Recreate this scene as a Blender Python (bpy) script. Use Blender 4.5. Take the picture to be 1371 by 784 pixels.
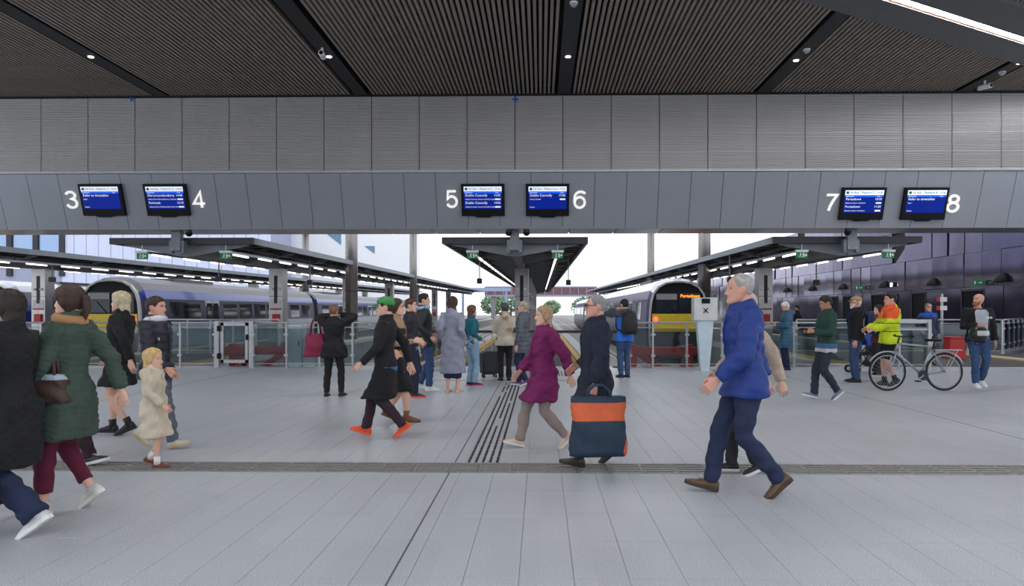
import bpy, bmesh, math, random
import numpy as np
from mathutils import Vector, Matrix
random.seed(7); rng = np.random.default_rng(7)
R = math.radians
for o in list(bpy.data.objects): bpy.data.objects.remove(o, do_unlink=True)
scene = bpy.context.scene
COL = scene.collection
# ---------------------------------------------------------------- camera (frame taken as 1371 x 784)
FPX, CAMZ, YAW = 914.0, 1.45, R(1.07)
PX0, PY0 = 707.0, 416.0
cam_d = bpy.data.cameras.new('camera'); cam = bpy.data.objects.new('camera', cam_d); COL.objects.link(cam)
cam.location = (0, 0, CAMZ); cam.rotation_euler = (R(90), 0, YAW)
cam_d.sensor_width = 36.0; cam_d.lens = 36.0 * FPX / 1371.0
cam_d.shift_x = -(PX0 - 685.5) / 1371.0; cam_d.shift_y = (PY0 - 392.0) / 1371.0
cam_d.clip_end = 1500
scene.camera = cam
# ---------------------------------------------------------------- world, exposure
w = bpy.data.worlds.new('overcast_sky'); scene.world = w; w.use_nodes = True
nt = w.node_tree; nt.nodes.clear()
out = nt.nodes.new('ShaderNodeOutputWorld'); bg = nt.nodes.new('ShaderNodeBackground')
tc = nt.nodes.new('ShaderNodeTexCoord'); nz = nt.nodes.new('ShaderNodeTexNoise'); rp = nt.nodes.new('ShaderNodeValToRGB')
nz.inputs['Scale'].default_value = 1.6; nz.inputs['Detail'].default_value = 4
rp.color_ramp.elements[0].position = .3; rp.color_ramp.elements[0].color = (.80, .86, .97, 1)
rp.color_ramp.elements[1].position = .7; rp.color_ramp.elements[1].color = (.93, .965, 1, 1)
nt.links.new(tc.outputs['Generated'], nz.inputs['Vector']); nt.links.new(nz.outputs['Fac'], rp.inputs['Fac'])
nt.links.new(rp.outputs['Color'], bg.inputs['Color']); bg.inputs['Strength'].default_value = 1.25
nt.links.new(bg.outputs[0], out.inputs[0])
vs = scene.view_settings
vs.view_transform = 'Standard'; vs.look = 'None'; vs.gamma = 1.0; vs.use_curve_mapping = False
vs.exposure = 0.5
# ---------------------------------------------------------------- pixel helpers
FWD = Vector((-math.sin(YAW), math.cos(YAW), 0)); RGT = Vector((math.cos(YAW), math.sin(YAW), 0)); UP = Vector((0, 0, 1)); EYE = Vector((0, 0, CAMZ))
def ray(px, py): return FWD + RGT * ((px - PX0) / FPX) + UP * ((PY0 - py) / FPX)
def onplane(px, py, p, n):
    d = ray(px, py); return EYE + d * ((Vector(p) - EYE).dot(Vector(n)) / d.dot(Vector(n)))
def ground(px, py): return onplane(px, py, (0, 0, 0), (0, 0, 1))
def atY(px, py, Y): return onplane(px, py, (0, Y, 0), (0, 1, 0))
def atX(px, py, X): return onplane(px, py, (X, 0, 0), (1, 0, 0))
# ---------------------------------------------------------------- materials
MATS = {}
def mat(name, col, rough=.6, metal=0., var=.08, scale=6., bump=0., bscale=40., emit=None, estr=0., alpha=None, trans=0., spec=.5, coat=0.):
    if name in MATS: return MATS[name]
    m = bpy.data.materials.new(name); m.use_nodes = True; N = m.node_tree.nodes; L = m.node_tree.links
    b = N['Principled BSDF']; c = tuple(col) + (1,)
    b.inputs['Roughness'].default_value = rough; b.inputs['Metallic'].default_value = metal
    b.inputs['Specular IOR Level'].default_value = spec; b.inputs['Coat Weight'].default_value = coat
    b.inputs['Base Color'].default_value = c
    tcn = N.new('ShaderNodeTexCoord')
    if var > 0:
        n = N.new('ShaderNodeTexNoise'); n.inputs['Scale'].default_value = scale; n.inputs['Detail'].default_value = 5
        L.new(tcn.outputs['Object'], n.inputs['Vector'])
        r = N.new('ShaderNodeValToRGB')
        r.color_ramp.elements[0].position = .3; r.color_ramp.elements[1].position = .7
        r.color_ramp.elements[0].color = tuple(max(0, x * (1 - var)) for x in col) + (1,)
        r.color_ramp.elements[1].color = tuple(min(1, x * (1 + var)) for x in col) + (1,)
        L.new(n.outputs['Fac'], r.inputs['Fac']); L.new(r.outputs['Color'], b.inputs['Base Color'])
    if bump > 0:
        n2 = N.new('ShaderNodeTexNoise'); n2.inputs['Scale'].default_value = bscale; n2.inputs['Detail'].default_value = 3
        L.new(tcn.outputs['Object'], n2.inputs['Vector'])
        bp = N.new('ShaderNodeBump'); bp.inputs['Strength'].default_value = bump; bp.inputs['Distance'].default_value = .02
        L.new(n2.outputs['Fac'], bp.inputs['Height']); L.new(bp.outputs['Normal'], b.inputs['Normal'])
    if emit is not None:
        b.inputs['Emission Color'].default_value = tuple(emit) + (1,); b.inputs['Emission Strength'].default_value = estr
    if trans > 0: b.inputs['Transmission Weight'].default_value = trans
    if alpha is not None: b.inputs['Alpha'].default_value = alpha
    MATS[name] = m; return m
def srgb(r, g, b):
    f = lambda v: (v / 255 / 12.92) if v <= 10 else ((v / 255 + .055) / 1.055) ** 2.4
    return (f(r), f(g), f(b))
def glass_mat(name, tint, rough=.03, mix=.25, spec=.5):
    m = bpy.data.materials.new(name); m.use_nodes = True; N = m.node_tree.nodes; L = m.node_tree.links; N.clear()
    o = N.new('ShaderNodeOutputMaterial'); t = N.new('ShaderNodeBsdfTransparent'); g = N.new('ShaderNodeBsdfGlossy'); x = N.new('ShaderNodeMixShader'); f = N.new('ShaderNodeFresnel')
    n = N.new('ShaderNodeTexNoise'); n.inputs['Scale'].default_value = 2; mm = N.new('ShaderNodeMath'); mm.operation = 'MULTIPLY_ADD'; mm.inputs[1].default_value = .05; mm.inputs[2].default_value = rough
    L.new(n.outputs['Fac'], mm.inputs[0]); L.new(mm.outputs[0], g.inputs['Roughness'])
    t.inputs[0].default_value = tuple(tint) + (1,); f.inputs[0].default_value = 1.5; g.inputs[0].default_value = (.9, .95, 1, 1)
    L.new(f.outputs[0], x.inputs[0]); L.new(t.outputs[0], x.inputs[1]); L.new(g.outputs[0], x.inputs[2]); L.new(x.outputs[0], o.inputs[0])
    MATS[name] = m; return m
def granite(name, col):
    m = bpy.data.materials.new(name); m.use_nodes = True; N = m.node_tree.nodes; L = m.node_tree.links; b = N['Principled BSDF']
    g = N.new('ShaderNodeNewGeometry')
    sp = N.new('ShaderNodeTexNoise'); sp.inputs['Scale'].default_value = 110; sp.inputs['Detail'].default_value = 2
    lo = N.new('ShaderNodeTexNoise'); lo.inputs['Scale'].default_value = .55; lo.inputs['Detail'].default_value = 3
    sc = N.new('ShaderNodeVectorMath'); sc.operation = 'MULTIPLY'; sc.inputs[1].default_value = (1 / .3, 1 / .6, 0)
    fl = N.new('ShaderNodeVectorMath'); fl.operation = 'FLOOR'; wn = N.new('ShaderNodeTexWhiteNoise'); wn.noise_dimensions = '3D'
    L.new(g.outputs['Position'], sp.inputs['Vector']); L.new(g.outputs['Position'], lo.inputs['Vector'])
    L.new(g.outputs['Position'], sc.inputs[0]); L.new(sc.outputs[0], fl.inputs[0]); L.new(fl.outputs[0], wn.inputs['Vector'])
    def madd(src, a, c):
        k = N.new('ShaderNodeMath'); k.operation = 'MULTIPLY_ADD'; k.inputs[1].default_value = a; k.inputs[2].default_value = c; L.new(src, k.inputs[0]); return k.outputs[0]
    def mul(a, c):
        k = N.new('ShaderNodeMath'); k.operation = 'MULTIPLY'; L.new(a, k.inputs[0]); L.new(c, k.inputs[1]); return k.outputs[0]
    rr = N.new('ShaderNodeValToRGB'); rr.color_ramp.elements[0].position = .33; rr.color_ramp.elements[0].color = (.64, .64, .65, 1); rr.color_ramp.elements[1].position = .66; rr.color_ramp.elements[1].color = (1.0, 1.0, 1.0, 1)
    L.new(sp.outputs['Fac'], rr.inputs['Fac'])
    v = mul(mul(rr.outputs['Color'], madd(lo.outputs['Fac'], .35, .83)), madd(wn.outputs['Value'], .07, .96))
    mx = N.new('ShaderNodeVectorMath'); mx.operation = 'SCALE'; mx.inputs[0].default_value = col; L.new(v, mx.inputs['Scale'])
    L.new(mx.outputs[0], b.inputs['Base Color']); L.new(madd(lo.outputs['Fac'], .25, .26), b.inputs['Roughness'])
    b.inputs['Specular IOR Level'].default_value = .45
    MATS[name] = m; return m
# ---------------------------------------------------------------- mesh building
class MB:
    def __init__(s): s.v = []; s.f = []; s.mi = []
    def add(s, vs_, fs, mi=0):
        b = len(s.v); s.v += [tuple(p) for p in vs_]; s.f += [tuple(b + i for i in f) for f in fs]; s.mi += [mi] * len(fs); return s
    def box(s, c, d, rz=0, mi=0, M=None):
        x, y, z = d[0] / 2, d[1] / 2, d[2] / 2
        P = [Vector((a, b, e)) for e in (-z, z) for (a, b) in ((-x, -y), (x, -y), (x, y), (-x, y))]
        if rz: P = [Matrix.Rotation(rz, 3, 'Z') @ p for p in P]
        if M is not None: P = [M @ p for p in P]
        c = Vector(c)
        return s.add([p + c for p in P], [(3, 2, 1, 0), (4, 5, 6, 7), (0, 1, 5, 4), (1, 2, 6, 5), (2, 3, 7, 6), (3, 0, 4, 7)], mi)
    def bbox(s, x0, x1, y0, y1, z0, z1, mi=0): return s.box(((x0 + x1) / 2, (y0 + y1) / 2, (z0 + z1) / 2), (x1 - x0, y1 - y0, z1 - z0), mi=mi)
    def bevbox(s, c, d, b=.01, mi=0):
        x, y, z = d[0] / 2, d[1] / 2, d[2] / 2
        rings = [(z - b, b, 0), (z, b, 1)]
        P = []
        for (zz, i) in ((-z, b), (-z + b, 0), (z - b, 0), (z, b)):
            P += [(c[0] - x + i, c[1] - y + i, c[2] + zz), (c[0] + x - i, c[1] - y + i, c[2] + zz), (c[0] + x - i, c[1] + y - i, c[2] + zz), (c[0] - x + i, c[1] + y - i, c[2] + zz)]
        F = [(3, 2, 1, 0), (12, 13, 14, 15)]
        for k in range(3):
            for j in range(4): F.append((k * 4 + j, k * 4 + (j + 1) % 4, k * 4 + 4 + (j + 1) % 4, k * 4 + 4 + j))
        return s.add(P, F, mi)
    def loft(s, rings, mi=0, cap=True, closed=True):
        n = len(rings[0]); b = []; F = []
        P = [p for r in rings for p in r]
        for i in range(len(rings) - 1):
            for j in range(n if closed else n - 1):
                F.append((i * n + j, i * n + (j + 1) % n, (i + 1) * n + (j + 1) % n, (i + 1) * n + j))
        if cap: F.append(tuple(reversed(range(n)))); F.append(tuple((len(rings) - 1) * n + j for j in range(n)))
        return s.add(P, F, mi)
    def tube(s, pts, rad, n=8, mi=0, round_ends=False):
        pts = [Vector(p) for p in pts]
        if not hasattr(rad, '__len__'): rad = [rad] * len(pts)
        rad = list(rad)
        if round_ends:
            d0 = (pts[0] - pts[1]).normalized(); d1 = (pts[-1] - pts[-2]).normalized(); r0, r1 = rad[0], rad[-1]
            pts = [pts[0] + d0 * r0 * .95, pts[0] + d0 * r0 * .6] + pts + [pts[-1] + d1 * r1 * .6, pts[-1] + d1 * r1 * .95]
            rad = [r0 * .3, r0 * .8] + rad + [r1 * .8, r1 * .3]
        rings = []; u = None
        for i, p in enumerate(pts):
            t = (pts[min(i + 1, len(pts) - 1)] - pts[max(i - 1, 0)]).normalized()
            if u is None:
                u = t.orthogonal().normalized()
            u = (u - t * u.dot(t)).normalized(); v = t.cross(u)
            rings.append([p + (u * math.cos(2 * math.pi * k / n) + v * math.sin(2 * math.pi * k / n)) * rad[i] for k in range(n)])
        return s.loft(rings, mi)
    def cyl(s, p0, p1, r, n=12, mi=0): return s.tube([p0, p1], r, n, mi)
    def prism(s, poly, axis, a, b, mi=0):
        # poly: 2D outline, axis 'x','y','z' extruded a..b
        def put(p, q):
            if axis == 'x': return (q, p[0], p[1])
            if axis == 'y': return (p[0], q, p[1])
            return (p[0], p[1], q)
        return s.loft([[put(p, a) for p in poly], [put(p, b) for p in poly]], mi)
    def mesh(s, name, smooth=False):
        m = bpy.data.meshes.new(name); m.from_pydata(s.v, [], s.f); m.polygons.foreach_set('material_index', s.mi)
        bm = bmesh.new(); bm.from_mesh(m); bmesh.ops.recalc_face_normals(bm, faces=bm.faces); bm.to_mesh(m); bm.free()
        if smooth: m.polygons.foreach_set('use_smooth', [True] * len(m.polygons))
        m.update(); return m
    def build(s, name, mats, parent=None, smooth=False, loc=None, rot=None):
        m = s.mesh(name, smooth)
        for k in (mats if isinstance(mats, (list, tuple)) else [mats]): m.materials.append(k)
        return link(name, m, parent, loc, rot)
def link(name, mesh, parent=None, loc=None, rot=None):
    o = bpy.data.objects.new(name, mesh); COL.objects.link(o)
    if parent is not None: o.parent = parent
    if loc is not None: o.location = loc
    if rot is not None: o.rotation_euler = rot
    return o
def tag(o, label=None, cat=None, group=None, kind=None):
    if label: o['label'] = label
    if cat: o['category'] = cat
    if group: o['group'] = group
    if kind: o['kind'] = kind
    return o
def thing(name, label, cat, loc=(0, 0, 0), rz=0, group=None):
    o = link(name, None, None, loc, (0, 0, rz)); return tag(o, label, cat, group)
def struct(o): o['kind'] = 'structure'; return o
def text_mesh(s, size=1., extrude=.0, align='CENTER'):
    c = bpy.data.curves.new('lettering', 'FONT'); c.body = s; c.size = size; c.extrude = extrude; c.align_x = align; c.align_y = 'CENTER'; c.resolution_u = 4
    t = bpy.data.objects.new('lettering', c); TMP.collection.objects.link(t); vl = TMP.view_layers[0]; vl.update()
    m = bpy.data.meshes.new_from_object(t.evaluated_get(vl.depsgraph)); bpy.data.objects.remove(t); bpy.data.curves.remove(c); return m
TMP = bpy.data.scenes.new('workbench_scene')
def remeshed(mb, voxel, smooth=4, name='surface'):
    o = bpy.data.objects.new('work', mb.mesh('work')); TMP.collection.objects.link(o)
    r = o.modifiers.new('r', 'REMESH'); r.mode = 'VOXEL'; r.voxel_size = voxel
    if smooth:
        k = o.modifiers.new('s', 'SMOOTH'); k.factor = .5; k.iterations = smooth
    vl = TMP.view_layers[0]; vl.update()
    m = bpy.data.meshes.new_from_object(o.evaluated_get(vl.depsgraph)); me = o.data
    bpy.data.objects.remove(o); bpy.data.meshes.remove(me); m.name = name
    m.polygons.foreach_set('use_smooth', [True] * len(m.polygons)); return m
# ================================================================ MATERIALS OF THE PLACE
M_gran = granite('pale_granite', (.565, .59, .635))
M_grout = mat('grout', (.42, .425, .435), .8)
M_slat = mat('taupe_slat', srgb(144, 134, 125), .55, 0, .06, 3)
M_black = mat('black_soffit', (.006, .006, .007), .7)
M_strip = mat('charcoal_strip', (.016, .017, .02), .5)
M_panel = mat('ribbed_metal', (.385, .376, .372), .38, .2, .05, .8)
M_fascia = mat('fascia_metal', (.285, .305, .345), .40, .2, .07, .5)
M_trim = mat('light_trim', (.45, .46, .48), .4, .3)
M_soffit = mat('soffit_metal', (.45, .46, .48), .3, .5)
M_steel = mat('brushed_steel', (.38, .37, .37), .34, .8, .06, 8)
M_steel2 = mat('column_steel', (.25, .23, .225), .36, .8, .08, 3)
M_alu = mat('satin_aluminium', (.44, .455, .48), .35, .6)
M_dark = mat('dark_metal', (.03, .032, .037), .5, .3)
M_canopy = mat('canopy_grey', (.05, .052, .06), .5, .2)
M_canopyb = mat('canopy_bracket_grey', (.20, .22, .25), .5, .2)
M_glass = glass_mat('fence_glass', (.66, .72, .73))
M_asphalt = mat('platform_asphalt', (.075, .075, .078), .75, 0, .3, 9, .3, 90)
M_yellow = mat('yellow_line', srgb(196, 160, 70), .7, 0, .15, 12)
M_coping = mat('coping_concrete', (.46, .46, .45), .8, 0, .12, 5)
M_conc = mat('pit_concrete', (.22, .22, .22), .85, 0, .2, 4)
M_ballast = mat('ballast', (.24, .235, .235), .95, 0, .35, 30, .8, 25)
M_rail = mat('rail_steel', (.28, .2, .16), .4, .6, .2, 20)
M_sleeper = mat('sleeper_concrete', (.5, .49, .47), .85)
M_red = mat('buffer_red', srgb(176, 26, 28), .5)
M_white = mat('white_paint', (.82, .83, .85), .5)
M_lamp = mat('lamp_glow', (1, .97, .9), .5, emit=(1, .92, .78), estr=2.2, var=0)
M_spot = mat('downlight_glow', (1, .95, .85), .5, emit=(1, .9, .75), estr=9, var=0)
M_green = mat('exit_green', srgb(15, 95, 55), .5, emit=srgb(20, 130, 75), estr=.18, var=0)
M_letter = mat('lit_letter', (.95, .95, .93), .5, emit=(1, .99, .95), estr=.35, var=0)
M_numside = mat('letter_return', (.10, .10, .11), .5)
M_blk = mat('black_plastic', (.008, .008, .010), .5, spec=.18)
M_wallp = mat('glossy_plum_cladding', (.20, .185, .26), .12, .92, .2, .7, .10, .8)
M_joint = mat('shadow_joint', (.008, .008, .009), .8)
# ================================================================ FLOOR
fl = MB(); fl.bbox(-26, 26, -14, 17.95, -1.15, -.012)
floor = struct(fl.build('floor', M_grout)); floor['label'] = 'pale granite tiled concourse floor'
GY0, GY1 = 6.11, 6.50
TW, TL = .3, .6
tile = MB(); tile.bevbox((0, 0, -.006), (TW - .0025, TL - .003, .012), .0012); tile_me = tile.mesh('floor_tile'); tile_me.materials.append(M_gran)
spots = []
for i in range(-78, 79):
    x = i * TW + .03
    for k in range(0, 17): spots.append((x, GY0 - TL * (k + .5)))
    for k in range(0, 19): spots.append((x, GY1 + TL * (k + .5)))
def vis_area(p):
    d = (p[1])
    if d < 3.5: return -1
    px = 707 + (p[0] + .0187 * d) / d * 914
    if px < -10 or px > 1381: return -d / 100
    return 1 / d ** 3
spots.sort(key=vis_area, reverse=True)
for (x, y) in spots[:300]:
    link('floor_tile', tile_me, floor, (x, y, 0))
rest = MB()
for (x, y) in spots[300:]:
    rest.bevbox((x, y, -.006), (TW - .0025, TL - .003, .012), .0012)
o = rest.build('floor_tiles', M_gran, floor); o['kind'] = 'stuff'
# steel strip drain across the floor
M_grate = mat('grate_steel', (.34, .325, .31), .45, .4, .15, 30)
g = MB(); g.bbox(-.142, .142, -.19, .19, -.012, -.010, 1)
for k in range(5):
    yy = -.176 + k * .088; g.bbox(-.142, .142, yy - .019, yy + .019, -.011, .004)
for xx in (-.136, .136): g.bbox(xx - .006, xx + .006, -.19, .19, -.011, .003)
g_me = g.mesh('drain_grate'); g_me.materials.append(M_grate); g_me.materials.append(M_joint)
tk = MB()
for k in range(9): tk.bbox(-.004, .004, -.185 + k * .041, -.185 + k * .041 + .028, -.011, .003)
tk_me = tk.mesh('drain_stud_row'); tk_me.materials.append(M_alu)
for i in range(-23, 25):
    x = i * TW + .18
    link('drain_grate', g_me, floor, (x, (GY0 + GY1) / 2, 0)); link('drain_stud_row', tk_me, floor, (x + .15, (GY0 + GY1) / 2, 0))
# guidance path bars running away from the drain
M_bar = mat('guidance_bar', (.022, .022, .025), .45)
b = MB(); b.bevbox((0, 0, .002), (.027, .262, .006), .002); b_me = b.mesh('guidance_bar'); b_me.materials.append(M_bar)
missing = {(0, 17), (0, 18), (0, 22), (1, 23), (2, 7), (2, 8), (3, 14), (0, 24), (1, 19)}
for k in range(25):
    for c in range(5):
        if (c, k) in missing: continue
        link('guidance_bar', b_me, floor, (-.69 + c * .068, 6.66 + k * .3, 0))
for k in range(4):
    for c in range(4): link('guidance_bar', b_me, floor, (.28 + c * .068, 15.4 + k * .3, 0))
    for c in range(3): link('guidance_bar', b_me, floor, (-2.9 + c * .068 + k * .1, 15.6 + k * .32, 0))
for i in range(12):
    link('guidance_bar', b_me, floor, (-2.2 + i * .3, 14.22, 0), (0, 0, R(90)))
for x in (-13.35, -7.08, -.82, 5.45, 11.7):
    for (y0, y1) in ((-4, GY0), (GY1, 17.9)):
        j = MB(); j.bbox(x - .006, x + .006, y0, y1, -.005, .0015); j.build('expansion_joint', mat('joint_rubber', (.10, .10, .11), .7), floor)
q = MB(); q.bbox(-26, 26, -14.3, -14, -.01, 3.6); o = struct(q.build('unseen_blocker_wall', mat('blocker_wall_grey', (.09, .09, .10), .7))); o['label'] = 'added unseen low grey wall behind the viewer, blocking bright reflections'  # out of view, added to keep bright sky out of the glass reflections
# ================================================================ CEILING
CZ, WY = 8.2, 21.3
cb = MB(); cb.bbox(-24, 24, -1.5, WY + .4, CZ + .26, CZ + .5)
ceiling = struct(cb.build('ceiling', M_black)); ceiling['label'] = 'black ceiling void above taupe slats'
strips = [-18.1, -11.9, -5.6, .72, 6.85, 13.0]
sl = MB(); sl.bbox(-.035, .035, -1.5, WY - .02, CZ, CZ + .13); sl_me = sl.mesh('ceiling_slat'); sl_me.materials.append(M_slat)
n_ = 0; x = -18.6
while x < 17.9 and n_ < 290:
    if all(abs(x - s_) > .27 for s_ in strips):
        link('ceiling_slat', sl_me, ceiling, (x, 0, 0)); n_ += 1
    x += .13
for s_ in strips:
    q = MB(); q.bbox(s_ - .2, s_ + .2, -1.5, WY - .02, CZ - .015, CZ + .25); q.build('service_strip', M_strip, ceiling)
q = MB(); q.bbox(-24, 24, WY - .1, WY - .02, CZ - .03, CZ + .2); q.build('shadow_gap', M_black, ceiling)
# diagonal light troughs; second, and first's unseen length, added to brighten the floor
M_hall = mat('hall_lamp_glow', (1, 1, 1), .5, emit=(.97, .98, 1), estr=52, var=0)
M_fill = mat('added_fill_glow', (1, 1, 1), .5, emit=(.97, .98, 1), estr=26, var=0)
for (ax, ay, bx, by, lab) in ((-12.0, 4.32, 17.5, 20.0, 'long grey light trough crossing the slatted ceiling diagonally at top right'), (-10, -5.0, 17, 9.3, 'added unseen light trough in the ceiling nearer the viewer, brightening the floor')):
    pA, pB = Vector((ax, ay, 0)), Vector((bx, by, 0)); ang = math.atan2(pB.y - pA.y, pB.x - pA.x); Lr = (pB - pA).length
    trg = thing('ceiling_light_trough', lab, 'light', ((pA + pB) / 2).to_tuple()[:2] + (CZ - .12,), ang, 'ceiling light troughs')
    q = MB(); q.bbox(-Lr / 2, Lr / 2, -1.0, -.12, 0, .118); q.bbox(-Lr / 2, Lr / 2, .12, .95, 0, .118); q.bbox(-Lr / 2, Lr / 2, -.12, .12, .08, .118)
    q.build('housing', mat('trough_grey', (.13, .13, .135), .5, .2), trg)
    q = MB(); q.bbox(-Lr / 2, Lr / 2, -.05, .02, .0, .05); q.build('diffuser', M_hall if ay > 0 else M_fill, trg)
    q = MB(); q.bbox(-Lr / 2, Lr / 2, .05, .11, .02, .06); q.build('reflector_lip', mat('copper_lip', (.5, .28, .15), .4, .5), trg)
# downlights, sprinklers and cameras in the strips
def ceil_pt(px, py): return onplane(px, py, (0, 0, CZ - .015), (0, 0, 1))
lampb = MB(); lampb.tube([(0, 0, 0), (0, 0, -.02)], .085, 16, 1); lampb.tube([(0, 0, -.015), (0, 0, -.03)], .055, 16, 0)
for (px, py, lab) in ((145, 75, 'small round downlight in the leftmost dark ceiling strip'), (452, 75, 'small round downlight beside a white camera, second ceiling strip'), (757, 75, 'small round downlight in the dark ceiling strip above platform six'), (1060, 80, 'small round downlight in the ceiling strip right of centre'), (1355, 84, 'small round downlight in the rightmost ceiling strip')):
    p = ceil_pt(px, py); s_ = min(strips, key=lambda k: abs(k - p.x)); p.x = s_
    t = thing('downlight', lab, 'downlight', p, 0, 'ceiling downlights')
    q = MB(); q.tube([(0, 0, 0), (0, 0, -.02)], .10, 16); q.build('bezel', M_alu, t)
    q = MB(); q.tube([(0, 0, -.015), (0, 0, -.028)], .065, 16); q.build('lens', M_spot, t)
for (px, py, lab) in ((437, 64, 'white bullet camera on the second ceiling strip'), (1312, 108, 'white bullet camera on the rightmost ceiling strip')):
    p = ceil_pt(px, py); p.x = min(strips, key=lambda k: abs(k - p.x))
    t = thing('ceiling_camera', lab, 'camera', p, R(10), 'cameras in the ceiling')
    q = MB(); q.cyl((0, 0, 0), (0, 0, -.12), .03); q.build('stem', M_white, t)
    q = MB(); q.tube([(0, -.22, -.2), (0, -.2, -.2), (0, .2, -.16)], [.06, .075, .075], 12); q.build('camera_body', M_white, t)
    q = MB(); q.tube([(0, -.225, -.2), (0, -.19, -.2)], .05, 12); q.build('lens', M_blk, t)
for (px, py, lab) in ((765, 3, 'white dome sensor at top of the central ceiling strip'), (1078, 66, 'white dome sensor in the ceiling strip right of centre'), (1340, 96, 'white dome sensor in the rightmost ceiling strip')):
    p = ceil_pt(px, py); p.x = min(strips, key=lambda k: abs(k - p.x))
    t = thing('ceiling_sensor', lab, 'sensor', p, 0, 'dome sensors in the ceiling')
    q = MB(); q.tube([(0, 0, 0), (0, 0, -.04)], .09, 14); q.build('mount', M_white, t)
    q = MB(); q.tube([(0, 0, -.03), (0, 0, -.08), (0, 0, -.11)], [.075, .065, .03], 14); q.build('dome', M_alu, t, True)
# ================================================================ FRONT WALL
ZB, ZM = 4.08, 5.80     # fascia bottom / break line
bk = MB(); bk.bbox(-24, 24, WY + .10, WY + 2.0, ZM, CZ + .2)
bk.prism([(WY + .1, ZM), (WY + 2.0, ZM), (WY + 2.0, ZB + .05), (WY + .63, ZB + .05)], 'x', -24, 24)
wall = struct(bk.build('wall_front', M_joint)); wall['label'] = 'grey metal clad wall above the platform entrance'
PW = 1.5; hb = CZ - .03 - (ZM + .04)
p = MB(); p.bbox(-PW / 2 + .012, PW / 2 - .012, .035, .095, 0, hb)
rows = 4; rh = hb / rows
for r in range(rows):
    z0 = r * rh + .012; z1 = (r + 1) * rh - .012; nr = 9; st = (z1 - z0) / nr
    for k in range(nr):
        a = z0 + k * st; prof = [(.04, a), (.004, a + .004), (0, a + st * .3), (0, a + st * .62), (.04, a + st * .80)]
        p.prism(prof, 'x', -PW / 2 + .012, PW / 2 - .012)
p_me = p.mesh('ribbed_panel'); p_me.materials.append(M_panel)
for i in range(-15, 14): link('ribbed_panel', p_me, wall, (-.06 + i * PW, WY, ZM + .04))
tr = MB(); tr.bbox(-24, 24, WY - .04, WY + .1, ZM - .02, ZM + .045); tr.build('break_trim', M_trim, wall)
FA, FB = Vector((0, WY + .02, ZM - .02)), Vector((0, WY + .55, ZB)); FV = (FA - FB).normalized(); FNRM = Vector((0, -FV.z, FV.y)); FL = (FA - FB).length; FTILT = math.atan2(FB.y - FA.y, FA.z - FB.z)
fp = MB(); fp.bevbox((0, 0, 0), (.985, .05, FL), .006); f_me = fp.mesh('fascia_panel'); f_me.materials.append(M_fascia)
for i in range(-21, 21): link('fascia_panel', f_me, wall, (.19 + i * 1.0, (FA.y + FB.y) / 2 + .02, (FA.z + FB.z) / 2), (FTILT, 0, 0))
sp = MB(); sp.bevbox((0, 0, 0), (1.47, 1.45, .06), .008); s_me = sp.mesh('soffit_panel'); s_me.materials.append(M_soffit)
for i in range(-15, 14): link('soffit_panel', s_me, wall, (.19 + i * 1.5, WY + .57 + .72, ZB + .03))
# blue crosses stuck to the ribbed panels
for (px, py, lab) in ((176, 131, 'small blue cross mark on ribbed wall above screens three and four'), (690, 133, 'small blue cross mark on ribbed wall above screens five and six')):
    q = MB(); q.bbox(-.09, .09, -.012, .004, -.03, .03); q.bbox(-.03, .03, -.013, .003, -.10, .09)
    tag(q.build('wall_marker', mat('marker_blue', srgb(20, 90, 190), .5), None, False, atY(px, py, WY - .005)), lab, 'marker', 'blue cross marks on the wall')
# platform numerals and displays on the sloping fascia
def on_fascia(px, py): return onplane(px, py, FA, FNRM)
FROT = (R(90) + FTILT, 0, 0); NUMW = dict(zip('345678', ('three', 'four', 'five', 'six', 'seven', 'eight')))
def numeral(ch, Hn=.60, sw=.078):
    arc = lambda cx, cy, rx, ry, a0, a1, n=14: [(cx + rx * math.cos(R(a0 + (a1 - a0) * k / n)), cy + ry * math.sin(R(a0 + (a1 - a0) * k / n))) for k in range(n + 1)]
    paths = {'3': [arc(0, .15, .155, .118, 165, -90) + arc(0, -.118, .175, .15, 90, -165)[1:]],
             '4': [[(.085, -.27), (.085, .27), (-.19, -.13), (.20, -.13)]],
             '5': [[(.15, .262), (-.115, .262), (-.15, -.005)] + arc(0, -.09, .17, .178, 145, -155)],
             '6': [arc(.03, .09, .20, .18, 40, 180, 10)[:-1] + [(-.175, .02)] + [(-.175, -.06)], arc(0, -.09, .172, .178, 0, 360, 24)],
             '7': [[(-.175, .262), (.175, .262)] + [(.05, .06), (-.03, -.12), (-.06, -.27)]],
             '8': [arc(0, .145, .145, .12, 0, 360, 22), arc(0, -.12, .175, .148, 0, 360, 24)]}[ch]
    mb = MB()
    for pth in paths:
        pts = [Vector((x, y, 0)) for x, y in pth]; n = len(pts); closed = (pts[0] - pts[-1]).length < 1e-4; rings = []
        for i, p in enumerate(pts):
            a = pts[i - 1] if i > 0 else (pts[-2] if closed else None); c = pts[i + 1] if i + 1 < n else (pts[1] if closed else None)
            d0 = (p - a).normalized() if a is not None else (c - p).normalized(); d1 = (c - p).normalized() if c is not None else d0
            n0 = Vector((-d0.y, d0.x, 0)); n1 = Vector((-d1.y, d1.x, 0)); m = (n0 + n1).normalized(); k = min(1 / max(m.dot(n0), .35), 1.8) * sw / 2
            rings.append([p + m * k, p - m * k, p - m * k + Vector((0, 0, .04)), p + m * k + Vector((0, 0, .04))])
        mb.loft(rings, cap=not closed)
    mb.v = [(x * .93, y * .93, z) for x, y, z in mb.v]
    return mb
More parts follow.
